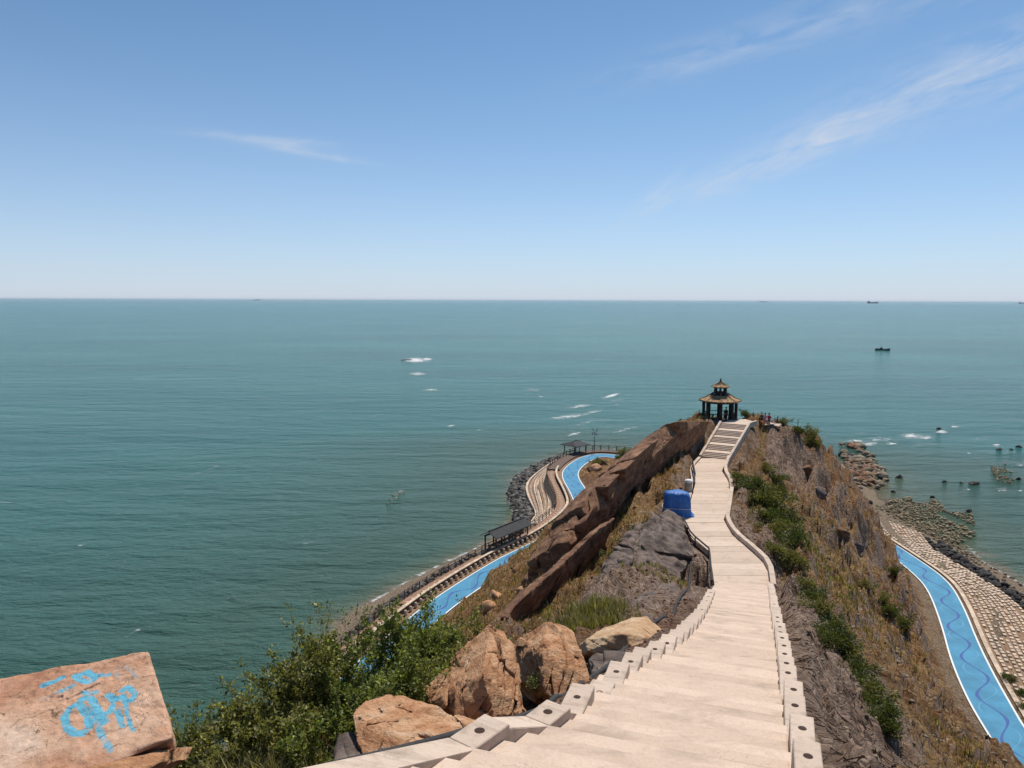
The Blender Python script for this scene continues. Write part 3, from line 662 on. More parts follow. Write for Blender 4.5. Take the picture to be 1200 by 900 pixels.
# ---------------------------------------------------------------- people
M_SKIN = simple('skin', (.42, .25, .17), .6, .1, 4)
def person(name, loc, rz, h, label, cloth, trousers, hair, sit=False, group=None):
    s = h / 1.72
    if sit: J = dict(pel=(0, 0, .48), chest=(0, -.02, .92), neck=(0, -.02, 1.06), kL=(-.12, .42, .52), fL=(-.12, .44, .06), kR=(.12, .40, .54), fR=(.12, .46, .06), eL=(-.26, .10, .74), hL=(-.14, .34, .60), eR=(.26, .10, .74), hR=(.14, .34, .62))
    else: J = dict(pel=(0, 0, .92), chest=(0, 0, 1.32), neck=(0, 0, 1.48), kL=(-.1, .03, .48), fL=(-.11, -.02, .05), kR=(.1, .05, .48), fR=(.12, .02, .05), eL=(-.27, -.02, 1.1), hL=(-.25, .12, .86), eR=(.27, -.02, 1.1), hR=(.22, .14, .88))
    root = empty(name, loc, rz); tag(root, label, 'person', group)
    def skin(nm, names, edges, rad, mat, parent):
        v = [Vector(p) * s for p in names]; me = mesh(nm, v, [], mat); me.edges.add(len(edges)); me.edges.foreach_set('vertices', [i for e in edges for i in e]); me.update()
        o = link(nm, me, parent); md = o.modifiers.new('skin', 'SKIN'); md.use_smooth_shade = True
        for i, r in enumerate(rad): me.skin_vertices[0].data[i].radius = (r * s, r * s)
        me.skin_vertices[0].data[0].use_root = True; o.modifiers.new('sub', 'SUBSURF').levels = 1; return o
    P = [J['pel'], (0, J['chest'][1] / 2, (J['pel'][2] + J['chest'][2]) / 2), J['chest'], J['neck'], (0, J['neck'][1] + .02, J['neck'][2] + .1), (0, J['neck'][1] + .03, J['neck'][2] + .2),
         (-.17, J['chest'][1], J['chest'][2] + .06), J['eL'], J['hL'], (.17, J['chest'][1], J['chest'][2] + .06), J['eR'], J['hR'], (-.1, J['pel'][1], J['pel'][2] - .04), J['kL'], J['fL'], (.1, J['pel'][1], J['pel'][2] - .04), J['kR'], J['fR'],
         (J['fL'][0], J['fL'][1] + .16, .035), (J['fR'][0], J['fR'][1] + .16, .035)]
    E_ = [(0, 1), (1, 2), (2, 3), (3, 4), (4, 5), (2, 6), (6, 7), (7, 8), (2, 9), (9, 10), (10, 11), (0, 12), (12, 13), (13, 14), (0, 15), (15, 16), (16, 17), (14, 18), (17, 19)]
    rad = [.15, .145, .16, .06, .095, .10, .075, .05, .035, .075, .05, .035, .1, .065, .045, .1, .065, .045, .04, .04]
    skin('body', P, E_, rad, M_SKIN, root)
    sh = [P[i] for i in (0, 1, 2, 6, 7, 9, 10)]; skin('shirt', sh, [(0, 1), (1, 2), (2, 3), (3, 4), (2, 5), (5, 6)], [.165, .165, .18, .09, .07, .09, .07], cloth, root)
    tr = [P[i] for i in (0, 12, 13, 14, 15, 16, 17)]; skin('trousers', tr, [(0, 1), (1, 2), (2, 3), (0, 4), (4, 5), (5, 6)], [.16, .115, .085, .06, .115, .085, .06], trousers, root)
    hd = Vector(P[5]) * s; m = MB().lathe([(.06 * s, -.06 * s), (.115 * s, 0), (.12 * s, .05 * s), (.08 * s, .115 * s), (.01, .13 * s)], 10, (hd.x, hd.y - .02 * s, hd.z + .02 * s)); m.build('hair', hair, root, True)
    return root
M_BLACK = simple('black_cloth', (.02, .02, .022), .9, .2, 8); M_HAIR = simple('black_hair', (.012, .01, .009), .6, .2, 20)
M_RED = simple('crimson_cloth', (.42, .03, .06), .85, .15, 8); M_PINK = simple('pink_cloth', (.62, .28, .30), .85, .15, 8); M_NAVY = simple('navy_cloth', (.03, .04, .08), .85, .2, 8); M_TEAL = simple('dark_green_cloth', (.05, .08, .07), .9, .2, 8)
pp = W(850.5, 492, 93.2); person('person', (pp.x, pp.y, PAVC.z), R(200), 1.72, 'standing person in black clothes inside the pavilion', M_BLACK, M_BLACK, M_HAIR)
# ---------------------------------------------------------------- promenades at the foot of the cliff
M_BLUE = simple('blue_road_coating', (.062, .235, .38), .8, .2, .5, 0, .1); M_LINE = simple('white_road_line', (.72, .72, .70), .8, .08, 5)
M_SWIRL = simple('navy_road_line', (.045, .10, .30), .75, .1, 3); M_PALEBLUE = simple('pale_blue_road_line', (.10, .29, .45), .75, .1, 3)
M_PALE = simple('pale_cast_stone', (.52, .405, .305), .9, .38, 1.0, 0, .4); M_BOARD = simple('brown_boardwalk_timber', (.27, .155, .10), .85, .3, 2.5, 0, .2)
M_RAIL = simple('brown_rail_timber', (.115, .075, .055), .8, .3, 3); M_SHADE = simple('black_shelter_roofing', (.035, .037, .042), .8, .35, 2, 0, .3)
M_SOIL = simple('brown_verge_soil', (.24, .15, .09), .95, .35, 2.5, 0, .3)
def strip(name, A, B, z, mat, th=.0, parent=None):
    n = len(A); v = [Vector((p.x, p.y, z)) for p in A] + [Vector((p.x, p.y, z)) for p in B]
    f = [(i, i + 1, n + i + 1, n + i) for i in range(n - 1)]
    if (v[1] - v[0]).cross(v[n] - v[0]).z < 0: f = [q[::-1] for q in f]
    if th:
        b = len(v); v += [p - Vector((0, 0, th)) for p in v]
        f += [(i, b + i, b + i + 1, i + 1) for i in range(n - 1)] + [(n + i, n + i + 1, b + n + i + 1, b + n + i) for i in range(n - 1)] + [(0, n, b + n, b), (n - 1, b + n - 1, b + 2 * n - 1, 2 * n - 1)]
    return link(name, mesh(name, v, f, mat), parent)
def blue_road(name, A, B, wave, period):
    o = tag(strip(name, A, B, ZR, M_BLUE, .18), kind='structure')
    for e, oth in ((A, B), (B, A)):
        ins = [p + (q - p).normalized() * .16 for p, q in zip(e, oth)]; strip('edge_line', e, ins, ZR + .004, M_LINE, 0, o)
    n = len(A); s = 0; c = []
    Ar, Br = resample(A, n * 10), resample(B, n * 10)
    for p, q in zip(Ar, Br):
        m = (p + q) * .5
        if c: s += (m - last).length
        last = m; c.append((p, q, s))
    for mt, ph, amp, w, zz in ((M_SWIRL, 0, .22, .05, .008), (M_PALEBLUE, 1.9, .30, .022, .006)):
        l1, l2 = [], []
        for p, q, s in c:
            u = .5 + amp * math.sin(2 * math.pi * s / period + ph) + .06 * math.sin(2 * math.pi * s / (period * 2.7)); sl = abs(math.cos(2 * math.pi * s / period + ph))
            l1.append(p.lerp(q, u)); l2.append(w * (1.2 + 2.0 * (1 - sl)))
        lo_, hi_ = [], []
        for i, p in enumerate(l1):
            t_ = (l1[min(i + 1, len(l1) - 1)] - l1[max(i - 1, 0)]).normalized(); n_ = Vector((t_.y, -t_.x, 0)) * l2[i]; lo_.append(p - n_); hi_.append(p + n_)
        strip('wave_line', lo_, hi_, ZR + zz, mt, 0, o)
    return o
blue_road('left_blue_road', LE, LI, 0, 7.0); blue_road('right_blue_road', RL, RR, 0, 7.5)
tag(strip('left_verge', offset_line(LE, -.06), offset_line(LE, -.98), ZR + .03, M_SOIL, .25), kind='structure')
# parapet wall with its row of pale balusters
par = tag(empty('parapet_wall', LE[40]), 'low cream parapet wall with pale balusters between the blue road and the boardwalk', 'wall')
SEG = LE[10:int(len(LE) * .80)]
child(strip('wall_body', offset_line(SEG, -1.0), offset_line(SEG, -1.22), ZR + .62, M_RAIL, .7), par)
child(strip('coping', offset_line(SEG, -.92), offset_line(SEG, -1.30), ZR + .72, M_PALE, .095), par)
bal = mesh('baluster', *(lambda b: (b.v, b.f))(MB().lathe([(.17, 0), (.2, .1), (.14, .25), (.2, .5), (.12, .62), (.05, .66)], 8)), M_PALE, True)
for i, p in enumerate(resample(offset_line(SEG, -.55), step=1.15)):
    if i < 75: o = link('baluster', bal); o.location = (p.x, p.y, ZR + .02); child(o, par)
bw = tag(strip('boardwalk', offset_line(LE[6:], -1.32), offset_line(LE[6:], -3.0), ZR + .02, M_BOARD, .3), kind='structure')
pl = []
for i, p in enumerate(resample(offset_line(SEG, -2.15), step=1.2)): pl.append(p)
slab = mesh('pale_paver', *(lambda b: (b.v, b.f))(MB().box((0, 0, 0), (.34, .5, .05))), M_PALE)
for a, b in zip(pl, pl[1:]):
    o = link('pale_paver', slab); o.location = (a.x, a.y, ZR + .035); o.rotation_euler = (0, 0, math.atan2(b.y - a.y, b.x - a.x)); child(o, bw)
def railing(name, line, z, label, step=1.6, h=1.05, mat=None, nr=3, post=.06):
    mat = mat or M_RAIL; pts = resample(line, step=step); root = tag(empty(name, (pts[0].x, pts[0].y, z)), label, 'railing')
    pm = mesh('post', *(lambda b: (b.v, b.f))(MB().box((0, 0, h / 2), (post * 2, post * 2, h))), mat)
    for p in pts: o = link('post', pm); o.location = (p.x, p.y, z); child(o, root)
    for k in range(nr):
        hz = h * (1 - k / nr) - .03; child(MB().tube([Vector((p.x, p.y, z + hz)) for p in pts], .045 if k == 0 else .03, 6).build('rail', mat), root)
    return root
railing('timber_railing', offset_line(SEG, -3.0), ZR, 'brown timber railing along the sea edge of the left boardwalk')
railing('timber_railing', offset_line(LE[int(len(LE) * .80):], -3.0), ZR, 'brown railing of the viewing deck beyond the small hip-roofed shelter', 1.8, 1.4, None, 4, .09)
dk = LE[int(len(LE) * .78):]
tag(strip('viewing_deck', offset_line(dk, -.6), offset_line(dk, -3.2), ZR + .35, M_RAIL, .5), kind='structure')

# curved terraced revetment
def revet_left():
    top = smooth_line([WZ(x, y, 3.3) for x, y in ((634, 611), (648, 600), (658, 590), (659, 580), (653.5, 568), (645, 558), (643.5, 553.6), (650, 545), (664, 537))], 2)
    bot = smooth_line([WZ(x, y, 1.1) for x, y in ((622, 613), (629, 604), (620, 588), (616, 577), (616, 570), (620, 563), (628, 556), (640, 547), (652, 540))], 2)
    n = 70; top, bot = resample(top, n), resample(bot, n)
    root = tag(empty('terraced_revetment', top[35]), 'curved pale stepped sea wall in terraces below the bend of the left promenade', 'sea wall')
    def at(s): return [a.lerp(b, s) for a, b in zip(top, bot)]
    K = 5; child(strip('retaining_face', [Vector((p.x, p.y, 0)) for p in at(0)], [Vector((p.x, p.y, 0)) for p in at(.07)], 3.3, M_PALE, 1.2), root)
    for k in range(K):
        z = 2.5 - .32 * k; a, b = .05 + .17 * k, .05 + .17 * (k + 1)
        child(strip('terrace_step', at(a), at(b + .01), z, M_PALE if k % 2 else M_BOARD, .6), root)
        mb = MB(); A, B = resample(at(a + .08), 60), resample(at(a + .13), 60)
        for p, q, r_ in zip(A, B, A[1:]): mb.box(((p.x + q.x) / 2, (p.y + q.y) / 2, z + .12), (.5, .34, .24), math.atan2(r_.y - p.y, r_.x - p.x))
        o = mb.build('terrace_blocks', M_PALE); o['kind'] = 'stuff'; child(o, root)
    child(strip('kerb', at(.93), at(1.0), 1.5, M_PALE, .9), root)
revet_left()

# block revetment on the right
def revet_right():
    root = tag(empty('block_revetment', RR[45]), 'sloping revetment of pale concrete blocks beside the right blue road', 'sea wall')
    z = lambda d: ZR - .05 - max(0, d - 1.0) * .30
    lines = {d: offset_line(RR, d) for d in np.arange(.5, 7.9, .1).round(2)}
    base = []; ds = [.3, 1.0, 3, 5, 7.6]; v = []; f = []; n = len(RR)
    for d in ds: v += [Vector((p.x, p.y, z(d) - .06)) for p in offset_line(RR, d)]
    v += [Vector((p.x, p.y, -.5)) for p in offset_line(RR, 7.7)]
    for r_ in range(len(ds)):
        for i in range(n - 1): f.append((r_ * n + i, (r_ + 1) * n + i, (r_ + 1) * n + i + 1, r_ * n + i + 1))
    child(link('slope_bed', mesh('slope_bed', v, f, M_SOIL)), root)
    mb = MB(); rr_ = random.Random(5); row = 0
    for d in np.arange(1.2, 7.5, .62):
        pts = resample(offset_line(RR, float(d)), step=.8)
        for i, (a, b) in enumerate(zip(pts, pts[1:])):
            if rr_.random() < .13: continue
            m = a.lerp(b, .5 + .25 * (row % 2)); mb.box((m.x, m.y, z(d) + .0 + rr_.uniform(-.06, .05)), (.54 + rr_.uniform(-.14, .05), .34 + rr_.uniform(-.08, .03), .22), math.atan2(b.y - a.y, b.x - a.x) + rr_.uniform(-.05, .05))
        row += 1
    o = mb.build('slope_blocks', M_PALE); o['kind'] = 'stuff'; child(o, root)
    child(strip('kerb', offset_line(RR, .32), offset_line(RR, .75), ZR + .08, M_PALE, .3), root)
revet_right()

# ---------------------------------------------------------------- shelters on the left promenade
def shelter(name, a, b, w, h, label, over=.5, n=4, hip=.0):
    a, b = Vector(a), Vector(b); d = (b - a); L_ = d.length; d.normalize(); s = Vector((d.y, -d.x, 0)); root = tag(empty(name, (a + b) / 2), label, 'shelter'); up = Vector((0, 0, 1))
    for i in range(n):
        for g in (-1, 1):
            p = a + d * (L_ * i / (n - 1)) + s * g * w * .5; child(MB().box(p + up * h / 2, (.16, .16, h), math.atan2(d.y, d.x)).build('post', M_RAIL), root)
    for g in (-1, 1):
        child(MB().box((a + b) / 2 + s * g * w * .5 + up * (h + .09), (L_ + .3, .14, .18), math.atan2(d.y, d.x)).build('beam', M_RAIL), root)
    r0, r1 = a - d * (over - hip) + up * (h + .95), b + d * (over - hip) + up * (h + .95)
    for g in (-1, 1):
        e0, e1 = a - d * over + s * g * (w * .5 + over) + up * (h + .2), b + d * over + s * g * (w * .5 + over) + up * (h + .2)
        top = [e0, e1, r1, r0]
        if (top[1] - top[0]).cross(top[2] - top[1]).z < 0: top = top[::-1]
        child(MB().quadbox([p - up * .09 for p in top], top).build('roof_slope', M_SHADE), root)
    if hip:
        for r_, e, sg in ((r0, a - d * over, -1), (r1, b + d * over, 1)):
            t3 = [e - s * (w * .5 + over) + up * (h + .2), e + s * (w * .5 + over) + up * (h + .2), r_]
            if (t3[1] - t3[0]).cross(t3[2] - t3[1]).z < 0: t3 = t3[::-1]
            child(MB().quadbox([p - up * .09 for p in t3], t3).build('hip_end', M_SHADE), root)
    child(MB().tube([r0 + up * .03, r1 + up * .03], .1, 6).build('ridge_cap', M_SHADE), root)
    for g in (-1,):
        child(MB().box((a + b) / 2 + s * g * w * .36 + up * .45, (L_ * .9, .4, .08), math.atan2(d.y, d.x)).build('bench', M_RAIL), root)
    return root
a, b = WZ(575, 646, ZR), WZ(612, 630, ZR)
shelter('long_shelter', a, b, 1.9, 1.95, 'long open shelter with black pitched roof on the left boardwalk', .5, 5)
a, b = WZ(668, 533, ZR), WZ(680, 530.5, ZR)
shelter('small_shelter', a, b, 3.4, 2.0, 'small shelter with dark hipped roof at the far end of the left promenade', .7, 2, 1.6)
# pinwheel sculpture on a mast
def pinwheel():
    p = WZ(696.5, 530, ZR); root = tag(empty('pinwheel_mast', p), 'tall thin mast with a dark pinwheel sculpture beside the viewing deck', 'sculpture')
    child(MB().tube([p, p + Vector((0, 0, 4.0))], [.09, .05], 8).build('mast', M_DARK), root)
    for hz in (1.5, 2.5): child(MB().tube([p + Vector((-.22, 0, hz)), p + Vector((.22, 0, hz + .25))], .05, 6).build('bracket', M_DARK), root)
    hub = p + Vector((0, -.06, 4.7)); child(MB().tube([p + Vector((0, 0, 3.95)), hub], .06, 6).build('spindle', M_DARK), root)
    for k in range(4):
        an = math.pi / 2 * k + .5; d = Vector((math.cos(an), 0, math.sin(an))); s = Vector((-d.z, 0, d.x))
        fr = [hub, hub + d * .55 + s * .10, hub + d * .95 + s * .55, hub + d * .7 - s * .05]
        n_ = Vector((0, -.07, 0)); child(MB().quadbox([q + n_ * (k * .1 + 1) for q in fr], [q - n_ for q in fr]).build('blade', M_DARK), root)
pinwheel()

# ---------------------------------------------------------------- rocks
def ico(sub):
    bm = bmesh.new(); bmesh.ops.create_icosphere(bm, subdivisions=sub, radius=1); V = np.array([v.co[:] for v in bm.verts]); F = np.array([[v.index for v in f.verts] for f in bm.faces]); bm.free(); return V, F
ICO = {s: ico(s) for s in (1, 2, 3, 4, 5, 6)}
def rock_verts(seed, sub=2, cuts=12, rough=.06):
    g = np.random.default_rng(seed); V, F = ICO[sub]; V = V.copy()
    for _ in range(cuts):
        n = g.normal(size=3); n /= np.linalg.norm(n); d = g.uniform(.45, .85); e = V @ n - d; V -= np.outer(np.maximum(e, 0), n)
    V += fbm(V * 2.2 + seed, 3, seed)[:, None] * V * rough
    return V, F
def hull_planes(pts):
    bm = bmesh.new()
    for p in pts: bm.verts.new(p)
    bmesh.ops.convex_hull(bm, input=bm.verts); bm.normal_update(); c = np.mean([v.co[:] for v in bm.verts], axis=0); pl = []
    for f in bm.faces:
        n = np.array(f.normal[:]); o = np.array(f.verts[0].co[:]); dd = n @ (o - c)
        if dd < 0: n, dd = -n, -dd
        pl.append((n, max(dd, .02)))
    bm.free(); return c, pl
def hull_rock(pts, sub=5, amp=.06, freq=1.5, strat=None, samp=0.0, sfreq=6.0, seed=0, soft=14):
    c, pl = hull_planes([tuple(p) for p in pts]); D, F = ICO[sub]; D = D / np.linalg.norm(D, axis=1)[:, None]
    inv = np.zeros(len(D))
    for n, d in pl: inv += np.maximum(D @ n / d, 1e-4) ** soft
    r = 1 / inv ** (1 / soft); V = c + D * r[:, None]; sz = float(np.mean(r))
    disp = fbm(V * freq + seed, 5, seed, .55) * amp
    if strat is not None:
        s = np.array(strat, dtype=float); s /= np.linalg.norm(s); a = np.cross(s, (0.31, .2, .93)); a /= np.linalg.norm(a); b = np.cross(s, a)
        w = V @ s; wob = fbm(V * freq * .8 + 31, 3, seed + 9) * .35 / freq
        f1, gap, idv = voro(np.c_[(w + wob) * sfreq * .5, V @ a * sfreq * .13, V @ b * sfreq * .15] + seed, seed + 3)
        g1, gap2, id2 = voro(np.c_[(w + wob) * sfreq * 1.6, V @ a * sfreq * .25, V @ b * sfreq * .3] + seed, seed + 5)
        saw = (w + wob) * sfreq * .9 + fbm(V * freq * 1.7, 2, seed + 2) * .45; saw = saw - np.floor(saw)
        disp = disp + samp * (1.7 * (saw - .5) + (idv - .5) * 1.9 - .8 * np.exp(-gap * 9) + (id2 - .5) * .55)
    return V + D * disp[:, None], F
def fracture(pts, axis, layers, splits, seed, gap=.012, jit=.05, edge=.09, rough=.012, drop=.12, bev=.018):
    # a convex block broken along its bedding into angular pieces that still sit together
    g = random.Random(seed); ax = Vector(axis).normalized(); side = ax.orthogonal().normalized()
    bm = bmesh.new()
    for p in pts: bm.verts.new(p)
    r = bmesh.ops.convex_hull(bm, input=bm.verts); bmesh.ops.delete(bm, geom=list({v for v in bm.verts if not v.link_faces}), context='VERTS')
    C = sum((v.co for v in bm.verts), Vector()) / len(bm.verts); ws = [(v.co - C).dot(ax) for v in bm.verts]; lo, hi = min(ws), max(ws); size = (hi - lo)
    def cut(b, co, no):
        out = []
        for k in (0, 1):
            q = b.copy(); bmesh.ops.bisect_plane(q, geom=q.verts[:] + q.edges[:] + q.faces[:], plane_co=co, plane_no=no, clear_outer=(k == 0), clear_inner=(k == 1))
            e = [x for x in q.edges if len(x.link_faces) == 1]
            if e: bmesh.ops.holes_fill(q, edges=e, sides=0)
            if len(q.verts) >= 4 and len(q.faces) >= 4: out.append(q)
            else: q.free()
        b.free(); return out
    pieces = [bm]
    for i in range(1, layers):
        w = lo + size * (i + g.uniform(-.3, .3)) / layers; n = (ax + Vector((g.gauss(0, .07), g.gauss(0, .07), g.gauss(0, .07)))).normalized(); nxt = []
        for b in pieces: nxt += cut(b, C + ax * w, n)
        pieces = nxt
    done = []
    for b in pieces:
        sub_ = [b]
        for _ in range(g.randint(max(0, splits - 1), splits)):
            a = g.uniform(0, math.pi); n = (Matrix.Rotation(a, 3, ax) @ side + ax * g.gauss(0, .25)).normalized(); k = max(range(len(sub_)), key=lambda q: sub_[q].calc_volume()); big = sub_.pop(k)
            c = sum((v.co for v in big.verts), Vector()) / len(big.verts); sub_ += cut(big, c + n * g.uniform(-.15, .15) * size, n)
        done += sub_
    vols = sorted(b.calc_volume() for b in done); VV, FF = [], []; off = 0
    for b in done:
        c = sum((v.co for v in b.verts), Vector()) / len(b.verts); out = (c - C); vol = b.calc_volume()
        if vol < vols[len(vols) // 3] and out.z > 0 and g.random() < drop: b.free(); continue
        mv = out.normalized() * g.uniform(-jit, jit * .6) if out.length > 1e-4 else Vector()
        for v in b.verts: v.co = c + (v.co - c) * (1 - gap) + mv
        bmesh.ops.recalc_face_normals(b, faces=b.faces)
        bmesh.ops.dissolve_limit(b, angle_limit=.02, verts=b.verts, edges=b.edges)
        bmesh.ops.bevel(b, geom=b.edges[:], offset=bev * g.uniform(.5, 1.6), segments=1, affect='EDGES', clamp_overlap=True)
        bmesh.ops.triangulate(b, faces=b.faces)
        for _ in range(5):
            le = [x for x in b.edges if x.calc_length() > edge * 1.5]
            if not le: break
            bmesh.ops.subdivide_edges(b, edges=le, cuts=1); bmesh.ops.triangulate(b, faces=[f for f in b.faces if len(f.verts) > 3])
        b.normal_update(); b.verts.index_update(); V = np.array([v.co[:] for v in b.verts]); N = np.array([v.normal[:] for v in b.verts]); s = np.array(ax[:])
        aa = np.array(side[:]); bb = np.cross(s, aa); Q = np.c_[V @ s * 5, V @ aa * 1.2, V @ bb * 1.2] * (.09 / edge) ** .5
        V = V + N * (fbm(V * (.35 / edge), 3, seed)[:, None] * rough * 2 + (ridged(Q, 2, seed + 4) - .3)[:, None] * rough * 1.6)
        VV.append(V); FF.append(np.array([[v.index for v in f.verts] for f in b.faces]) + off); off += len(V); b.free()
    return np.concatenate(VV), np.concatenate(FF)
def rock_object(name, V, F, mat, smooth=False, parent=None):
    c = np.array([V[:, 0].mean(), V[:, 1].mean(), V[:, 2].min()]); me = np_mesh(name, V - c, F, mat, smooth)
    o = link(name, me, None, tuple(c))
    if parent: child(o, parent)
    return o
M_BOULD = rock_mat('orange_sandstone', [(.34, .14, .068), (.62, .32, .165), (.74, .45, .265), (.84, .61, .43), (.66, .385, .22)], 1.6, 1.0, (1, 1, 3.2), (.5, .5, .2), 12, bd=.09)
M_SLABTAN = rock_mat('tan_sandstone', [(.34, .19, .10), (.52, .33, .19), (.60, .42, .26), (.66, .50, .34), (.5, .36, .24)], 1.4, .6, fine=10)
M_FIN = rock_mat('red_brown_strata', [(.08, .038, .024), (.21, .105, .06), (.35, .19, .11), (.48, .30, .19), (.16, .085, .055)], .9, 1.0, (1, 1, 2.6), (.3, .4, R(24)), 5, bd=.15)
M_GREYR = rock_mat('grey_shale', [(.05, .036, .031), (.13, .097, .082), (.225, .172, .145), (.34, .27, .225), (.16, .11, .085)], 1.2, .9, (1, 1, 2), (.3, .2, 0), 8, bd=.08)
M_RIP = rock_mat('black_shore_rock', [(.015, .014, .014), (.04, .037, .035), (.085, .078, .072), (.15, .135, .12), (.03, .027, .025)], 1.5, .7, fine=7)
M_RIPG = rock_mat('grey_shore_rock', [(.05, .046, .042), (.13, .12, .11), (.24, .215, .19), (.36, .32, .28), (.10, .085, .07)], 1.2, .7, fine=7)
M_REEF = rock_mat('pale_reef_rubble', [(.16, .12, .07), (.30, .235, .15), (.42, .34, .225), (.54, .45, .32), (.24, .19, .115)], .5, .6, fine=5)
M_SHORE = rock_mat('tan_shore_rubble', [(.10, .075, .05), (.22, .17, .115), (.34, .27, .19), (.46, .37, .27), (.16, .13, .09)], .8, .7, fine=6)

# the long rock wall left of the path, slab by slab
def rock_wall(name, base, crest, thick, label, mat, seed, lean=-.3, span=2, lay=6):
    root = tag(empty(name, base[len(base) // 2]), label, 'rock wall'); g = random.Random(seed)
    up = Vector((0, 0, 1)); n = len(base); k = 0
    while k < n - 1:
        e = min(n - 1, k + span); a, b = base[k], base[e]; d = (b - a); d.z = 0; d.normalize(); lf = Vector((d.y, -d.x, 0)); pts = []
        for q in range(k, e + 1):
            p = base[q] + (d * -.5 if q == k else d * .9 if q == e else Vector()); c = crest[q]
            pts += [p - up * 1.0 + lf * .25, p + up * c * .5 + lf * (lean * .4), p + up * c + lf * lean, p + up * (c - .35) + lf * (lean + thick * .6), p + up * (c - 2.0) + lf * (thick * 1.3), p - up * 2.6 + lf * (thick * 1.6)]
        V, F = fracture(pts, (lf * .86 - up * .5), lay, 3, seed + k, .012, .22, .28, .06, .25, .05)
        rock_object('rock_slab', V, F, mat, False, root); k = e
    return root
FBW = [W(*q) for q in FB]
rock_wall('rock_wall', FBW, [1.9, 3.5, 4.4, 4.3, 4.4, 4.6, 3.8, 2.5], 1.9, 'long dark red-brown rock wall running down left from the pavilion', M_FIN, 50, -.9, 2, 7)
FBW2 = [W(*q) for q in FB2]
rock_wall('rock_wall', FBW2, [2.3, 2.8, 2.8, 2.7, 2.0], 1.1, 'thin lower rock wall in the gully behind the orange boulders', M_FIN, 90, -.7, 2, 4)
# ---------------------------------------------------------------- boulders by the stairs
def pts_px(lst, back=(0, 1.2, -.7)):
    o = []; bk = Vector(back)
    for x, y, Y in lst: p = W(x, y, Y); o += [p, p + bk]
    return o
def boulder(name, label, pts, mat, seed, strat, samp=.05, sfreq=7, amp=.07, freq=2.0, sub=6, layers=6, splits=3):
    V, F = fracture(pts, strat, layers, splits, seed, .012, samp, .05 if sub == 6 else .1, .02, .5, .02); return tag(rock_object(name, V, F, mat), label, 'boulder')
boulder('boulder', 'low tan boulder beside the black pipe, nearest the landing wall', pts_px([(413, 838, 13.0), (430, 818, 13.6), (468, 812, 13.8), (505, 830, 13.6), (556, 845, 13.2), (548, 866, 12.4), (500, 880, 11.8), (430, 893, 11.9), (418, 868, 12.4)], (.1, .7, -.9)), M_BOULD, 4, (.5, -.3, .8), .10, 8, .05, 2.4, 6, 9, 4)
boulder('boulder', 'tall orange boulder leaning to a peak, left of the pair by the landing wall', pts_px([(497, 805, 16.4), (538, 762, 16.8), (574, 731, 16.9), (591, 737, 16.6), (604, 762, 16.0), (598, 780, 15.6), (615, 836, 14.6), (580, 846, 14.2), (540, 843, 14.4), (505, 822, 15.4)], (-.1, 1.0, -.8)) + [W(566, 790, 14.7)], M_BOULD, 8, (.75, .2, -.62), .13, 6.0, .06, 2.2, 6, 13, 4)
boulder('boulder', 'blocky orange boulder with shaded left side, right of the leaning peak', pts_px([(600, 768, 20), (608, 748, 20.2), (640, 727, 20), (656, 729, 19.8), (673, 741, 19.4), (680, 762, 18.8), (693, 798, 18.0), (652, 818, 17.5), (638, 812, 17.6), (604, 792, 19.4)], (-.2, 1.0, -.8)) + [W(636, 765, 18.3)], M_BOULD, 15, (.6, .3, -.75), .13, 5.5, .07, 2.0, 6, 11, 4)
boulder('boulder', 'flat-topped tan boulder with dark front beside the left curb', pts_px([(685, 750, 25.2), (705, 737, 26.2), (740, 724, 27.2), (758, 722, 27.2), (775, 737, 26), (779, 752, 25), (742, 766, 23.8), (733, 742, 24.2), (688, 764, 24.6)], (-.2, .9, -.7)), M_SLABTAN, 22, (.1, .2, 1), .03, 6, .05, 1.8, 6, 3, 1)
boulder('boulder', 'flat grey rock between the tan boulder and the stair curb', pts_px([(690, 772, 22), (700, 763, 22.6), (730, 761, 22.4), (737, 768, 21.6), (712, 785, 20.8), (694, 790, 21)], (0, .6, -.6)), M_GREYR, 28, (.1, .2, 1), .02, 6, .05, 2, 5, 3, 1)
boulder('boulder', 'small grey rock at the foot of the shrubs by the pipe', pts_px([(389, 882, 12.4), (396, 862, 12.8), (412, 856, 12.9), (424, 872, 12.5), (424, 890, 12), (392, 896, 11.9)], (0, .5, -.4)), M_GREYR, 33, (.4, .2, 1), .02, 8, .04, 3, 5, 3, 1)
for i, (x, y, Y, s, lb) in enumerate(((497, 838, 14, .16, 'little orange stone wedged between the tall boulder and the low tan boulder'), (608, 832, 15.6, .2, 'small tan stone at the right foot of the tall orange boulder'), (660, 822, 17.4, .2, 'small tan stone below the blocky orange boulder'), (445, 885, 11.9, .15, 'grey chip of rock against the black pipe'))):
    V, F = rock_verts(300 + i, 3); p = W(x, y, Y); tag(rock_object('stone', V * np.array((1.2, 1, .8)) * s + np.array(p), F, M_BOULD if i < 3 else M_GREYR), lb, 'stone')

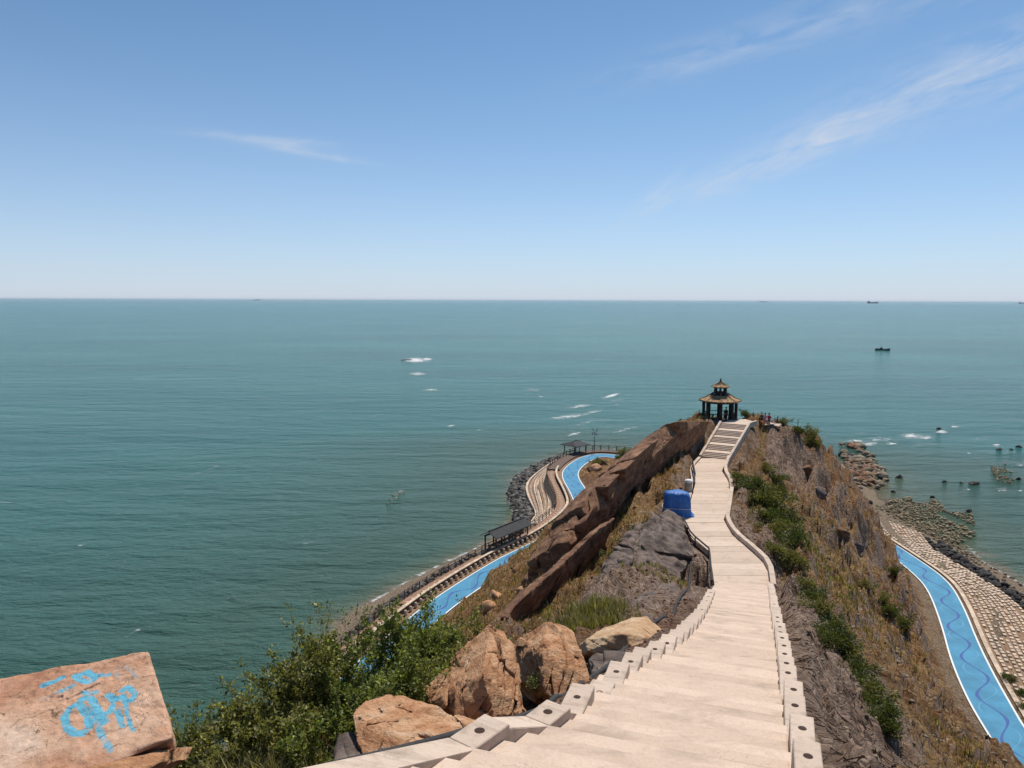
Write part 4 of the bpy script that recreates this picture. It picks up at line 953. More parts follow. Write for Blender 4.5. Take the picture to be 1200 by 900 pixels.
# boulder with blue graffiti
def graffiti_boulder():
    YF = lambda y: 8.1 + (905 - y) * .0125
    fr = [(-70, 806), (0, 793), (60, 783), (120, 771), (160, 763), (175, 762), (180, 785), (193, 815), (203, 850), (204, 866), (172, 876), (140, 893), (60, 925), (-70, 960)]
    pts = []
    for x, y in fr: p = W(x, y, YF(y)); pts += [p, p + Vector((-.35, .75, -.7))]
    V, F = hull_rock(pts, 6, .06, 2.2, (.3, -.5, .8), .012, 3.5, 61, 70)
    # dense front: a second subdivision for the paint edge
    bm = bmesh.new(); vs = [bm.verts.new(v) for v in V]
    for f in F: bm.faces.new([vs[i] for i in f])
    bm.normal_update(); nrm = (W(175, 762, YF(762)) - W(60, 925, YF(925))).cross(W(0, 793, YF(793)) - W(60, 925, YF(925))).normalized()
    if nrm.y > 0: nrm = -nrm
    ed = list({e for f in bm.faces if f.normal.dot(nrm) > .5 for e in f.edges}); bmesh.ops.subdivide_edges(bm, edges=ed, cuts=2, use_grid_fill=True)
    bmesh.ops.triangulate(bm, faces=[f for f in bm.faces if len(f.verts) > 4])
    me = bpy.data.meshes.new('graffiti_boulder'); bm.to_mesh(me); bm.free()
    co = np.empty(len(me.vertices) * 3); me.vertices.foreach_get('co', co); co = co.reshape(-1, 3)
    co = co + np.array(nrm)[None] * fbm(co * 14, 3, 4)[:, None] * .012; me.vertices.foreach_set('co', co.ravel().astype(np.float32))
    # paint strokes lie in the plane of the face
    O = np.array(W(60, 850, YF(850))); e1 = np.array((W(200, 850, YF(850)) - W(0, 850, YF(850))).normalized()); e2 = np.cross(e1, np.array(nrm)); e2 *= 1 if e2[2] > 0 else -1
    def uv(p): d = np.asarray(p) - O; return np.stack([d @ e1, d @ e2], -1)
    def Q(x, y): X, Yp = x / 3.6, 650 + y / 3.6; return uv(np.array(W(X, Yp, YF(Yp)))[None])[0]
    strokes = [(1, 16, [(185, 565), (225, 550), (265, 530)]), (.75, 16, [(250, 600), (280, 588), (312, 575)]), (.5, 14, [(195, 625), (212, 620)]),
               (1, 17, [(322, 520), (340, 545), (375, 558), (402, 550), (398, 525), (375, 503), (352, 512), (330, 530)]), (.8, 15, [(398, 522), (430, 518), (462, 518)]), (.5, 9, [(495, 490), (505, 535)]), (.5, 9, [(528, 480), (555, 500), (582, 530)]),
               (.9, 15, [(365, 610), (412, 606)]), (1, 17, [(355, 642), (378, 632), (395, 640), (415, 668), (432, 700), (440, 730)]), (1, 17, [(345, 660), (305, 678), (282, 715), (290, 755), (320, 782), (355, 778), (385, 750), (378, 705), (350, 672)]),
               (.9, 14, [(350, 665), (385, 690), (420, 730)]), (1, 15, [(440, 700), (470, 680), (480, 655)]), (1, 17, [(465, 612), (485, 632), (506, 622)]), (1, 14, [(520, 590), (545, 572), (575, 600), (562, 630), (532, 634), (526, 612)]), (.9, 10, [(535, 640), (541, 690), (552, 725), (565, 752)]),
               (.9, 14, [(500, 680), (512, 710), (522, 735)]), (.7, 16, [(420, 700), (425, 760), (445, 800), (470, 838)]), (.6, 10, [(470, 690), (490, 665), (520, 668)]), (.6, 20, [(440, 700), (452, 725)])]
    U = uv(co); paint = np.zeros(len(U)); sc = np.linalg.norm(Q(100, 0) - Q(0, 0)) / 100
    for st, w, ps in strokes:
        ps = [Q(*p) for p in ps]; w = w * sc * .9; best = np.full(len(U), 9.0)
        for a, b in zip(ps, ps[1:]):
            d = b - a; t = np.clip((U - a) @ d / max(d @ d, 1e-9), 0, 1); best = np.minimum(best, np.linalg.norm(U - a - t[:, None] * d, axis=1))
        paint = np.maximum(paint, st * (1 - sstep(w * .55, w * 1.25, best)))
    paint *= (((co - O) @ np.array(nrm)) > -.35)
    vcol(me, 'paint', np.c_[paint, paint, paint])
    m = rock_mat('pink_sandstone_with_blue_paint', [(.34, .135, .075), (.57, .315, .195), (.70, .455, .315), (.82, .64, .50), (.42, .17, .095)], .9, .8, (1, 1, 1.8), (.5, .5, .2), 11, bd=.04); nt = m.node_tree; b = nt.nodes['Principled BSDF']; src = b.inputs['Base Color'].links[0].from_socket
    at = nt.nodes.new('ShaderNodeVertexColor'); at.layer_name = 'paint'; n = noise_n(nt, coords(nt), 13, 7, .75)
    k = ramp_n(nt, math_n(nt, 'ADD', at.outputs[0], math_n(nt, 'MULTIPLY', math_n(nt, 'SUBTRACT', n, .54), 2.4)), [(.3, 0.), (.8, .85)])
    crk = noise_n(nt, coords(nt), 1.5, 4, .6, 1.6); crk = ramp_n(nt, math_n(nt, 'ABSOLUTE', math_n(nt, 'SUBTRACT', crk, .5)), [(0., .9), (.007, 0.)])
    nt.links.new(mix_n(nt, crk, mix_n(nt, k, src, (.06, .42, .60)), (.10, .05, .03)), b.inputs['Base Color'])
    c = Vector(co.min(0)); me.transform(Matrix.Translation(-c)); me.materials.append(m); me.update()
    o = link('graffiti_boulder', me, None, c); me.polygons.foreach_set('use_smooth', [True] * len(me.polygons))
    tag(o, 'big orange boulder sprayed with light blue graffiti at the cliff edge', 'boulder')
graffiti_boulder()
V, F = fracture(pts_px([(70, 908, 7.9), (120, 888, 8.15), (168, 879, 8.4), (196, 872, 8.6), (188, 888, 8.3), (140, 905, 7.9), (100, 940, 7.5), (50, 940, 7.5)], (.05, .6, -.35)), (.3, -.2, .9), 4, 2, 71, .015, .04, .06, .015, .3, .015)
tag(rock_object('boulder', V - np.array((0, 0, .06)), F, M_BOULD), 'broken orange block wedged under the graffiti boulder', 'boulder')
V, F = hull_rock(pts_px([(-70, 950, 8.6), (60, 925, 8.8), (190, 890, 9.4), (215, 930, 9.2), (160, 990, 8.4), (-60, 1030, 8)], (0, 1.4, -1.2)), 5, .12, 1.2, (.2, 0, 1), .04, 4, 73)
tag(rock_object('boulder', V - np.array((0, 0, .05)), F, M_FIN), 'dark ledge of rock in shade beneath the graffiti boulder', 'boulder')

# ---------------------------------------------------------------- grey outcrop beside the path and loose rocks on the slopes
for i, (lst, bk, lb) in enumerate((([(742, 668, 43), (735, 640, 47), (757, 600, 52), (785, 588, 56), (800, 600, 56), (812, 640, 50), (800, 668, 45), (760, 690, 40.5)], (-.3, 1.2, -2.2), 'ridged grey rock outcrop below the blue tarpaulin left of the path'),
                                   ([(700, 690, 40), (712, 650, 45), (735, 622, 49.5), (752, 612, 51.5), (748, 640, 47.5), (728, 672, 43), (712, 700, 39)], (-.5, 1.4, -2), 'dark craggy grey rock between the lower rock wall and the ridged outcrop'),
                                   ([(722, 722, 33), (752, 692, 37), (790, 680, 40), (808, 700, 38), (800, 722, 33.5), (768, 742, 29.5), (738, 738, 30.5)], (-.3, .8, -1.2), 'smooth purple-grey rock slab sloping beside the upper stair curb'))):
    V, F = fracture(pts_px(lst, bk), (.45, -.35, .8), 14 if i < 2 else 6, 4 if i < 2 else 3, 120 + i, .015, .5 if i < 2 else .15, .2, .1, .5, .07)
    tag(rock_object('rock_outcrop', V - np.array((0, 0, (.5, .1, .15)[i])), F, M_GREYR), lb, 'rock outcrop')
LOOSE = [(700, 548, 1.3, M_BOULD, 'tan crag on the sandy ground inside the far bend of the blue road'), (693, 551, 1.2, M_FIN, 'dark rock beside the far bend of the blue road'), (708, 544, 1.0, M_FIN, 'reddish rock behind the tan crag inside the far bend'), (706, 560, .6, M_BOULD, 'small tan stone on the sand inside the far bend'),
         (640, 668, .55, M_FIN, 'dark block at the upper end of the rubble on the brown slope'), (625, 676, .8, M_FIN, 'dark red block in the rubble on the brown slope'), (612, 690, .5, M_BOULD, 'pale orange block in the rubble on the brown slope'), (634, 662, .45, M_BOULD, 'pale pink stone at the edge of the rubble above the lower rock wall'), (606, 668, .5, M_FIN, 'lone dark stone on the brown slope left of the rubble'),
         (583, 700, .8, M_BOULD, 'tan rock half sunk in the brown slope above the blue road'), (572, 712, .5, M_BOULD, 'small tan rock low on the brown slope near the shrubs'), (655, 655, .5, M_BOULD, 'cream stone against the foot of the long rock wall'), (648, 682, .4, M_SLABTAN, 'cream slab end on the crest of the lower rock wall'),
         (1003, 640, .8, M_GREYR, 'grey stone on the right slope near the cliff edge'), (985, 625, .9, M_FIN, 'brown stone jutting from the upper right slope'), (958, 575, .9, M_GREYR, 'grey crag high on the right slope'), (1060, 690, .6, M_FIN, 'dark stone in the bank left of the right blue road'), (940, 548, 1.0, M_FIN, 'dark crag below the crest right of the pavilion')]
for i, (x, y, s, m, lb) in enumerate(LOOSE):
    p = ground_px(x, y, 20); V, F = rock_verts(500 + i, 3, 10); g = np.random.default_rng(i); V = V * g.uniform(.7, 1.3, 3) * s * 1.1
    tag(rock_object('rock', V + np.array(p) - np.array((0, 0, s * (.15 if x < 900 else .5))), F, m), lb, 'rock')

# ---------------------------------------------------------------- shore rocks
def scatter_rocks(name, P, sizes, mat, seed, kind='stuff', flat=.75, sub=2, parent=None):
    g = np.random.default_rng(seed); base = [rock_verts(seed * 13 + i, sub, 9) for i in range(8)]; VV = []; FF = []; off = 0
    for p, s in zip(P, sizes):
        V, F = base[g.integers(8)]; a = g.uniform(0, 6.28); R_ = np.array(Matrix.Rotation(a, 3, 'Z') @ Matrix.Rotation(g.uniform(-.5, .5), 3, 'X')); sc = g.uniform(.7, 1.3, 3) * s * np.array((1, 1, flat))
        VV.append((V * sc) @ R_.T + np.array(p)); FF.append(F + off); off += len(V)
    V = np.concatenate(VV); F = np.concatenate(FF); return tag(link(name, np_mesh(name, V, F, mat)), kind=kind)
def band(lines, n, seed, lo, hi):            # random points between two offset lines
    g = np.random.default_rng(seed); A, B = lines; out = []
    for _ in range(n):
        i = g.integers(len(A) - 1); s = g.random(); a = A[i].lerp(A[i + 1], float(s)); b = B[i].lerp(B[i + 1], float(s)); out.append(a.lerp(b, float(g.random())))
    P = np.array([p[:2] for p in out]); z = np.maximum(terrain(P), -.1); return np.c_[P, z + .1], g.uniform(lo, hi, n) ** 1.0
seg = LE[4:int(len(LE) * .5)]
P, S = band((offset_line(seg, -3.7), offset_line(seg, -6.4)), 420, 5, .22, .55); scatter_rocks('riprap', P, S, M_RIPG, 5)
P, S = band((offset_line(seg, -3.8), offset_line(seg, -6.0)), 260, 6, .25, .55); scatter_rocks('riprap', P, S, M_RIP, 6)
kerb = smooth_line([WZ(x, y, 1.0) for x, y in ((612, 617), (627, 604), (618, 588), (614, 577), (614, 569), (618, 562), (627, 555), (640, 546), (655, 538.5))], 1); wat = smooth_line([WZ(x, y, 0) for x, y in ((604, 612), (603, 600), (598, 590), (596, 580), (598, 570), (603, 562), (612, 554), (628, 546), (648, 538))], 1)
kerb, wat = resample(kerb, 40), resample(wat, 40)
P, S = band((kerb, wat), 520, 8, .3, .85); scatter_rocks('riprap', P, S, M_RIPG, 8)
P, S = band((kerb, wat), 260, 9, .3, .9); scatter_rocks('riprap', P, S, M_RIP, 9)
P, S = band((offset_line(RR, 8.2), offset_line(RR, 11.0)), 620, 10, .25, .62); scatter_rocks('riprap', P, S, M_RIP, 10)
P, S = band((offset_line(RR, 10.2), offset_line(RR, 14.5)), 420, 11, .1, .32); scatter_rocks('shore_rubble', P, S, M_SHORE, 11)
A, B = offset_line(RR, 8.0), offset_line(RR, 11.2)
gb = np.random.default_rng(44)
for i in range(26):
    k = int(gb.integers(20, len(A) - 1)); p = A[k].lerp(B[k], float(gb.uniform(.1, .9))); V, F = rock_verts(700 + i % 9, 2, 9); s = gb.uniform(.6, 1.0)
    V = V * gb.uniform(.75, 1.25, 3) * s * np.array((1.2, 1, .7)); z = max(ground(p.x, p.y), 0) + .25
    tag(rock_object('shore_boulder', V + np.array((p.x, p.y, z)), F, M_RIP), 'black boulder in the riprap band along the right shore', 'boulder', 'black boulders of the right riprap band')
# rubble reef off the right shore
def reef(px_poly, n, seed, lo, hi, mat, name, zt=.25, sub=2):
    g = np.random.default_rng(seed); poly = [WZ(x, y, 0) for x, y in px_poly]; xs = [p.x for p in poly]; ys = [p.y for p in poly]; P = []
    while len(P) < n:
        x, y = g.uniform(min(xs), max(xs)), g.uniform(min(ys), max(ys)); c = False; j = len(poly) - 1
        for i in range(len(poly)):
            if (ys[i] > y) != (ys[j] > y) and x < (xs[j] - xs[i]) * (y - ys[i]) / (ys[j] - ys[i]) + xs[i]: c = not c
            j = i
        if c and vnoise(np.array([[x * .22, y * .1, 0]]), seed)[0] > -.35: P.append((x, y, g.uniform(-.15, zt)))
    return scatter_rocks(name, P, lo + (hi - lo) * g.random(n) ** 2.2, mat, seed, sub=sub)
reef([(1010, 590), (1040, 588), (1066, 583), (1075, 592), (1098, 585), (1110, 600), (1140, 602), (1143, 628), (1125, 638), (1095, 636), (1050, 618), (1020, 606)], 2400, 21, .11, .4, M_REEF, 'rubble_reef', .38, 1)
reef([(985, 520), (1000, 516), (1018, 530), (1030, 545), (1040, 562), (1030, 575), (1008, 580), (994, 560)], 420, 22, .15, 1.3, M_SHORE, 'rubble_spit', .4)
reef([(985, 528), (1000, 520), (1014, 535), (1024, 552), (1022, 568), (1006, 572), (994, 556)], 60, 24, .5, 1.5, M_FIN, 'rubble_spit', .5)
reef([(1160, 548), (1178, 543), (1190, 552), (1186, 568), (1168, 564)], 300, 23, .1, .36, M_REEF, 'rubble_reef', .3, 1)
SEA = [(992, 535, 3.2, 1.5, 'tall black sea stack at the tip of the rubble spit'), (998, 561, 2.0, .7, 'low black rock at the foot of the tall sea stack'), (1035, 562, 2.2, 1.0, 'black rounded rock at the right end of the spit'), (1054, 560, 1.7, .8, 'black rock standing in the water right of the spit'), (1047, 577, .9, .4, 'small dark rock in the bay below the spit'),
       (1008, 573, 1.1, .4, 'flat dark rock at the inner edge of the bay'), (1020, 570, .7, .3, 'tiny dark rock in the middle of the bay'), (1019, 591, 1.0, .7, 'black rock at the left end of the rubble reef'), (1092, 583, 1.0, .4, 'dark rock at the seaward tip of the rubble reef'), (1136, 600, 1.0, .5, 'dark rock at the right corner of the rubble reef'),
       (1107, 565, .9, .35, 'lone low rock in open water beyond the reef'), (1140, 567, 2.4, .5, 'broad mossy flat rock in the shallow water at right'), (1127, 566, .7, .3, 'small rock just left of the broad flat rock'), (1170, 527, 1.4, .5, 'dark rock in surf near the right edge'), (1194, 524, 1.8, .6, 'red-brown rock at the right edge of the picture'), (1193, 562, 1.0, .5, 'small black rock beside the offshore rubble patch at right'),
       (1100, 503, 1.2, .5, 'dark rock awash in the farther line of surf'), (1006, 519, 1.0, .4, 'dark rock in surf off the tip of the spit'), (623, 546, .9, .4, 'lone dark rock in the water off the left riprap'), (1147, 669, 1.3, .7, 'large black boulder on the sand right of the riprap'), (1185, 527, .8, .35, 'small rock between two surf rocks near the right edge')]
for i, (x, y, w, h, lb) in enumerate(SEA):
    p = WZ(x, y, max(0, ground(*WZ(x, y, 0.2)[:2])) * .5); V, F = rock_verts(900 + i, 3, 10); V = V * np.array((w * .62, w * .55, h)) + np.array((p.x, p.y, p.z + h * .15))
    tag(rock_object('sea_rock', V, F, M_RIP), lb, 'rock')
p = WZ(478, 422, 0); V, F = rock_verts(990, 3, 8); tag(rock_object('sea_rock', V * np.array((4.5, 3, .55)) + np.array(p), F, M_RIP), 'dark half-submerged reef rock ringed with foam far out at left', 'rock')
reef([(452, 590), (458, 582), (474, 570), (479, 573), (470, 582), (458, 592)], 60, 29, .12, .3, M_SHORE, 'rubble_shoal', .02)
# ---------------------------------------------------------------- blue tarpaulin, bin, railings, pipe
def tarp():
    m, nt, b = new_mat('blue_tarpaulin'); v = coords(nt); n = noise_n(nt, v, 3, 5, .6)
    nt.links.new(ramp_n(nt, n, [(.3, (.015, .10, .36)), (.7, (.03, .19, .55))]), b.inputs['Base Color']); b.inputs['Roughness'].default_value = .45
    bump_n(nt, b, noise_n(nt, coords(nt, (1, 1, .4)), 5, 5, .6, 1.0), .8, .12)
    c = WZ(793, 604, ZP - .1); x0, x1, y0, y1, h = -1.12, 1.0, -.75, .75, 2.0
    N_ = 28; v = []; f = []; g = np.random.default_rng(3)
    # a sheet draped over a stack: rounded box with folds
    prof = [(1.12, 0), (1.04, .25), (1.0, .7), (.98, 1.2), (.95, 1.65), (.86, 1.92), (.55, 2.02), (.02, 2.06)]
    n = 48
    for r, z in prof:
        for k in range(n):
            a = 2 * math.pi * k / n; cx, cy = math.cos(a), math.sin(a); s = 1 / max(abs(cx) ** 6 + abs(cy) ** 6, 1e-6) ** (1 / 6)
            fold = 1 + .05 * math.sin(a * 9 + z * 1.3) * (1 - z / 2.4) + .03 * math.sin(a * 17 + 1)
            px, py = cx * s * r * fold * 1.06, cy * s * r * fold * .72
            zz = z - .12 * (px > .2) * (px - .2) * (z > .3) + .05 * math.sin(px * 5 + py * 3) * (z > 1.5)
            if z == 0 and px > .6: px += .35
            v.append((px, py, zz))
    for i in range(len(prof) - 1):
        for k in range(n): l = (k + 1) % n; f.append((i * n + k, i * n + l, (i + 1) * n + l, (i + 1) * n + k))
    f.append(tuple((len(prof) - 1) * n + k for k in range(n)))
    root = tag(empty('covered_stack', c, -AL * .6), 'stack of goods wrapped in a bright blue tarpaulin at the path edge', 'tarpaulin')
    link('tarpaulin', mesh('tarpaulin', v, f, m, True), root)
    MB().tube([(1.2 * math.cos(a) * (1 / max(abs(math.cos(a)) ** 6 + abs(math.sin(a)) ** 6, 1e-6) ** (1 / 6)) * .97, .84 * math.sin(a) * (1 / max(abs(math.cos(a)) ** 6 + abs(math.sin(a)) ** 6, 1e-6) ** (1 / 6)) * .97, .75) for a in np.linspace(0, 6.28, 40)], .02, 5).build('rope', M_CREAM, root)
    ring = [(1.25 * math.cos(a), .95 * math.sin(a)) for a in np.linspace(0, 2 * math.pi, 12, endpoint=False)]
    MB().quadbox([(x, y, -.9) for x, y in ring], [(x, y, .02) for x, y in ring]).build('base_slab', M_SLABTAN, root)
tarp()
def litter_bin():
    c = WZ(806.5, 577, ZP); root = tag(empty('litter_bin', c), 'pale grey litter bin behind the blue tarpaulin', 'bin')
    MB().lathe([(.3, -.3), (.32, .1), (.34, .95)], 12).build('bin_body', M_PALE, root, True); MB().lathe([(.37, .95), (.37, 1.02), (.3, 1.16), (.1, 1.22)], 12).build('bin_lid', M_LINE, root, True)
litter_bin()
def edge_rail(name, px, label, h=.5):
    pts = [WZ(x, y, ZP) for x, y in px]; root = tag(empty(name, pts[0]), label, 'handrail'); pts = resample(pts, step=1.2)
    for p in pts[::2]: child(MB().tube([p - Vector((0, 0, .3)), p + Vector((0, 0, h))], .045, 6).build('post', M_DARK), root)
    child(MB().tube([p + Vector((0, 0, h)) for p in pts], .06, 8).build('rail', M_DARK), root)
    child(MB().tube([p + Vector((0, 0, h * .5)) for p in pts], .035, 6).build('lower_rail', M_DARK), root)
edge_rail('handrail', [(800, 613), (810, 633), (831, 651), (834, 690)], 'low black handrail on the left edge of the path below the tarpaulin')
edge_rail('handrail', [(811, 549), (814.5, 566), (812, 578)], 'short black handrail on the left edge of the path behind the bin', .9)
def pipe():
    px = [(811, 637, 55), (810, 660, 50), (807, 690, 43.5), (802, 712, 38), (794, 730, 33.5), (776, 745, 28.5), (757, 752, 26.5), (738, 762, 24), (720, 775, 21.5), (700, 790, 19.2), (680, 802, 17.8), (655, 822, 15.8), (620, 838, 14.2), (585, 848, 13.2), (550, 856, 12.4), (500, 871, 11.3), (440, 886, 10.7), (380, 900, 10.3), (300, 921, 9.9)]
    pts = smooth_line([W(*q) for q in px], 2); gz = terrain(np.array([p[:2] for p in pts])); pts = [Vector((p.x, p.y, max(p.z, float(z) + .06))) for p, z in zip(pts, gz)]
    m = simple('black_pipe_rubber', (.035, .034, .035), .75, .4, 6, 0, .6)
    tag(MB().tube(pts, .075, 10).build('pipe', m, None, True), 'black pipe lying outside the left curb of the stairs', 'pipe')
pipe()
# people on the crest right of the pavilion
def on_px(x, y, Y): p = W(x, y, Y); return (p.x, p.y, ground(p.x, p.y))
for x, y, rz, h, lb, c1, c2 in ((901, 496.5, 150, 1.66, 'person in a crimson top sitting on the crest right of the pavilion', M_RED, M_NAVY), (896.5, 496, 190, 1.6, 'person in pink sitting beside the crimson top on the crest', M_PINK, M_PINK), (892.5, 494.5, 10, 1.5, 'person in dark green sitting on the crest, nearest the pavilion', M_TEAL, M_BLACK), (911, 497.5, 60, 1.3, 'person with a red top low on the crest, farthest from the pavilion', M_RED, M_BLACK)):
    p = ground_px(x, y, 75); person('person', p, R(rz), h, lb, c1, c2, M_HAIR, True)
for i, (x, y, lb) in enumerate(((899, 497, 'pale flat slab of stone under the seated people'), (909, 498, 'pale flat slab of stone right of the seated people'))):
    p = ground_px(x, y, 70); V, F = rock_verts(1200 + i, 3, 9); tag(rock_object('flat_stone', V * np.array((1.0, .7, .22)) + np.array(p), F, M_PALE), lb, 'stone')
p = W(935, 500, 97); pz_ = ground(p.x, p.y); tag(MB().tube([(p.x, p.y, pz_ - .3), (p.x, p.y, pz_ + 1.6)], .04, 6).build('marker_pole', M_DARK), 'thin dark pole on the crest at the right of the seated people', 'pole')

# ---------------------------------------------------------------- boats and ships
M_HULL = simple('dark_boat_hull', (.02, .024, .03), .6, .2, 1); M_SHIPG = simple('grey_ship_paint', (.16, .19, .22), .7, .15, .05)
def boat(name, loc, L_, label, mat, cat, house, rz=0):
    root = tag(empty(name, loc, rz), label, cat); w = L_ * .2; h = L_ * .11; v = []; f = []; n = 9
    for i in range(n):
        s = i / (n - 1); ww = w * .5 * (1 - max(0, s - .55) ** 2 * 4.6) * (.85 if i == 0 else 1); sheer = h * (.75 + 1.1 * max(0, s - .4) ** 2 * 2 + .25 * max(0, .2 - s) * 3)
        x = -L_ / 2 + L_ * s; v += [(x, -ww, sheer), (x, -ww * .6, -h * .3), (x, ww * .6, -h * .3), (x, ww, sheer)]
    for i in range(n - 1):
        for k in range(3): a = i * 4 + k; f.append((a, a + 1, a + 5, a + 4))
        a = i * 4; f.append((a + 3, a, a + 4, a + 7))
    f += [(0, 3, 2, 1), tuple((n - 1) * 4 + k for k in range(4))]
    link('hull', mesh('hull', v, f, mat), root)
    for nm, x, l, hh, ww in house: MB().box((x * L_, 0, h * .6 + hh * L_ * .5), (l * L_, w * ww, hh * L_)).build(nm, mat, root)
    return root
p = WZ(1034, 410.5, 0); b = boat('fishing_boat', (p.x, p.y, 0), 10.5, 'small dark fishing boat out on the water at right', M_HULL, 'boat', [('wheelhouse', -.08, .2, .13, .7), ('aft_box', -.32, .22, .06, .7)], R(-25)); MB().tube([(-.9, 0, 2), (-.9, 0, 4.2)], .1, 6).build('mast', M_HULL, b)
def far(x, d): r = ray(x, 352); return (r.x / r.y * d, d, 0)
boat('cargo_ship', far(1023, 11000), 165, 'grey cargo ship on the horizon at right', M_SHIPG, 'ship', [('bridge', -.38, .1, .14, .8), ('cargo', .05, .6, .03, .8)], R(8))
boat('cargo_ship', far(895, 15000), 130, 'faint grey ship on the horizon above the pavilion', M_SHIPG, 'ship', [('bridge', -.36, .12, .13, .8)], R(-10))
boat('cargo_ship', far(1199, 11500), 120, 'grey ship on the horizon at the right edge', M_SHIPG, 'ship', [('bridge', -.36, .12, .13, .8)], R(0))
boat('cargo_ship', far(300, 17000), 150, 'faint grey ship on the horizon at left', M_SHIPG, 'ship', [('bridge', .36, .12, .15, .8)], R(0))

# ---------------------------------------------------------------- foam on the sea
def foam():
    m, nt, b = new_mat('sea_foam'); at = nt.nodes.new('ShaderNodeVertexColor'); at.layer_name = 'fall'
    n = noise_n(nt, coords(nt, (.4, 1.0, 1), rot=(0, 0, R(-5))), 1, 8, .75, .8)
    k = ramp_n(nt, math_n(nt, 'ADD', at.outputs[0], math_n(nt, 'MULTIPLY', math_n(nt, 'SUBTRACT', n, .5), 2.4)), [(.5, 0.), (.95, .85)])
    b.inputs['Base Color'].default_value = (.78, .8, .8, 1); b.inputs['Roughness'].default_value = .9; nt.links.new(k, b.inputs['Alpha'])
    VV, FF, AA = [], [], []; off = 0; n_ = 20; rg = 5
    def patch(x, y, wpx, hpx, st, tilt=0):
        nonlocal off
        c = WZ(x, y, 0); e = WZ(x + wpx / 2, y + tilt * wpx / 2, 0) - c; d = WZ(x, y - hpx / 2, 0) - c
        for r in range(rg + 1):
            s = r / rg
            for k in range(n_): t = 2 * math.pi * k / n_; p = c + e * (s * math.cos(t)) + d * (s * math.sin(t)); VV.append((p.x, p.y, .05)); AA.append(st * (1 - s ** 1.5))
        for r in range(rg):
            for k in range(n_): l = (k + 1) % n_; FF.append((off + r * n_ + k, off + r * n_ + l, off + (r + 1) * n_ + l, off + (r + 1) * n_ + k))
        off += (rg + 1) * n_
    for q in ((488, 422, 52, 9, .95), (500, 421, 20, 5, 1.1), (490, 438, 36, 7, .75), (505, 457, 34, 6, .7), (625, 457, 36, 5, .62), (634, 465, 12, 3, .75), (716, 464, 34, 6, .9, -.25), (680, 476, 60, 8, .68, -.15), (668, 488, 90, 9, .7, -.1), (695, 483, 40, 5, .75, -.2), (530, 499, 24, 4, .75, -.2), (562, 504, 18, 4, .65, -.2), (440, 487, 30, 5, .55, -.2), (672, 509, 30, 5, .75, -.2), (735, 503, 60, 6, .6, -.25), (750, 490, 30, 6, .45), (790, 465, 30, 6, .5), (722, 475, 20, 4, .6),
              (1003, 517, 34, 7, .85), (1018, 520, 44, 8, .8), (1045, 520, 26, 6, .75), (1070, 511, 50, 12, .8), (1085, 513, 34, 9, .75), (1103, 506, 24, 7, .85), (1120, 500, 26, 4, .8), (1168, 522, 18, 6, .7), (1135, 531, 18, 5, .55), (1150, 537, 24, 5, .5), (1132, 550, 14, 4, .55), (1134, 574, 10, 3, .7), (1172, 572, 22, 4, .6), (1195, 545, 20, 8, .6), (1195, 575, 16, 5, .7), (1185, 530, 16, 4, .6), (1060, 535, 40, 5, .4),
              (250, 548, 30, 6, .5, -.3), (120, 588, 36, 6, .45, -.3), (92, 640, 30, 6, .5, -.3), (157, 741, 40, 8, .62, -.5), (230, 555, 60, 8, .42, -.3), (368, 634, 60, 10, .42, -.4), (466, 579, 30, 12, .6, -.6), (270, 700, 40, 8, .4, -.4), (345, 520, 40, 5, .42), (900, 450, 40, 5, .4), (1000, 440, 40, 4, .4), (60, 470, 40, 4, .4), (200, 440, 40, 4, .38), (1030, 515, 70, 12, .55), (1085, 520, 60, 10, .5), (1150, 515, 60, 9, .45), (1010, 508, 40, 6, .45), (690, 495, 110, 10, .5, -.15), (720, 470, 60, 8, .5, -.2), (1175, 575, 40, 8, .5), (1125, 590, 40, 8, .4), (980, 470, 40, 5, .42), (1110, 470, 40, 5, .45)): patch(*q)
    # swash along the shores
    for line, w in ((offset_line(LE[38:int(len(LE) * .5)], -10.9), 1.2), (offset_line(RR, 14.3), 1.6), (wat, 1.3)):
        pts = resample(line, step=1.2); N2 = len(pts)
        for r, (d, a) in enumerate(((-w, 0), (0, .62), (w * .7, 0))):
            for p in offset_line(pts, d): VV.append((p.x, p.y, .055 if d == 0 else .05)); AA.append(a)
        for r in range(2):
            for i in range(N2 - 1): FF.append((off + r * N2 + i, off + r * N2 + i + 1, off + (r + 1) * N2 + i + 1, off + (r + 1) * N2 + i))
        off += 3 * N2
    me = np_mesh('sea_foam', np.array(VV), np.array(FF), m); vcol(me, 'fall', np.repeat(np.array(AA)[:, None], 3, 1)); tag(link('sea_foam', me), kind='stuff')
foam()

# ---------------------------------------------------------------- plants
def leaf_mat(name, lo, hi, trans=.35):
    m, nt, b = new_mat(name); at = nt.nodes.new('ShaderNodeVertexColor'); at.layer_name = 'tone'; c = ramp_n(nt, at.outputs[0], [(0, lo), (.75, hi), (1, tuple(min(1, q * 1.7) for q in hi))])
    nt.links.new(c, b.inputs['Base Color']); b.inputs['Roughness'].default_value = .55; b.inputs['Specular IOR Level'].default_value = .3
    tr = nt.nodes.new('ShaderNodeBsdfTranslucent'); nt.links.new(mix_n(nt, 1.0, c, (1.2, 1.3, .5), 'MULTIPLY'), tr.inputs[0]); mx = nt.nodes.new('ShaderNodeMixShader'); mx.inputs[0].default_value = trans
    out = nt.nodes['Material Output']; nt.links.new(b.outputs[0], mx.inputs[1]); nt.links.new(tr.outputs[0], mx.inputs[2]); nt.links.new(mx.outputs[0], out.inputs[0]); return m
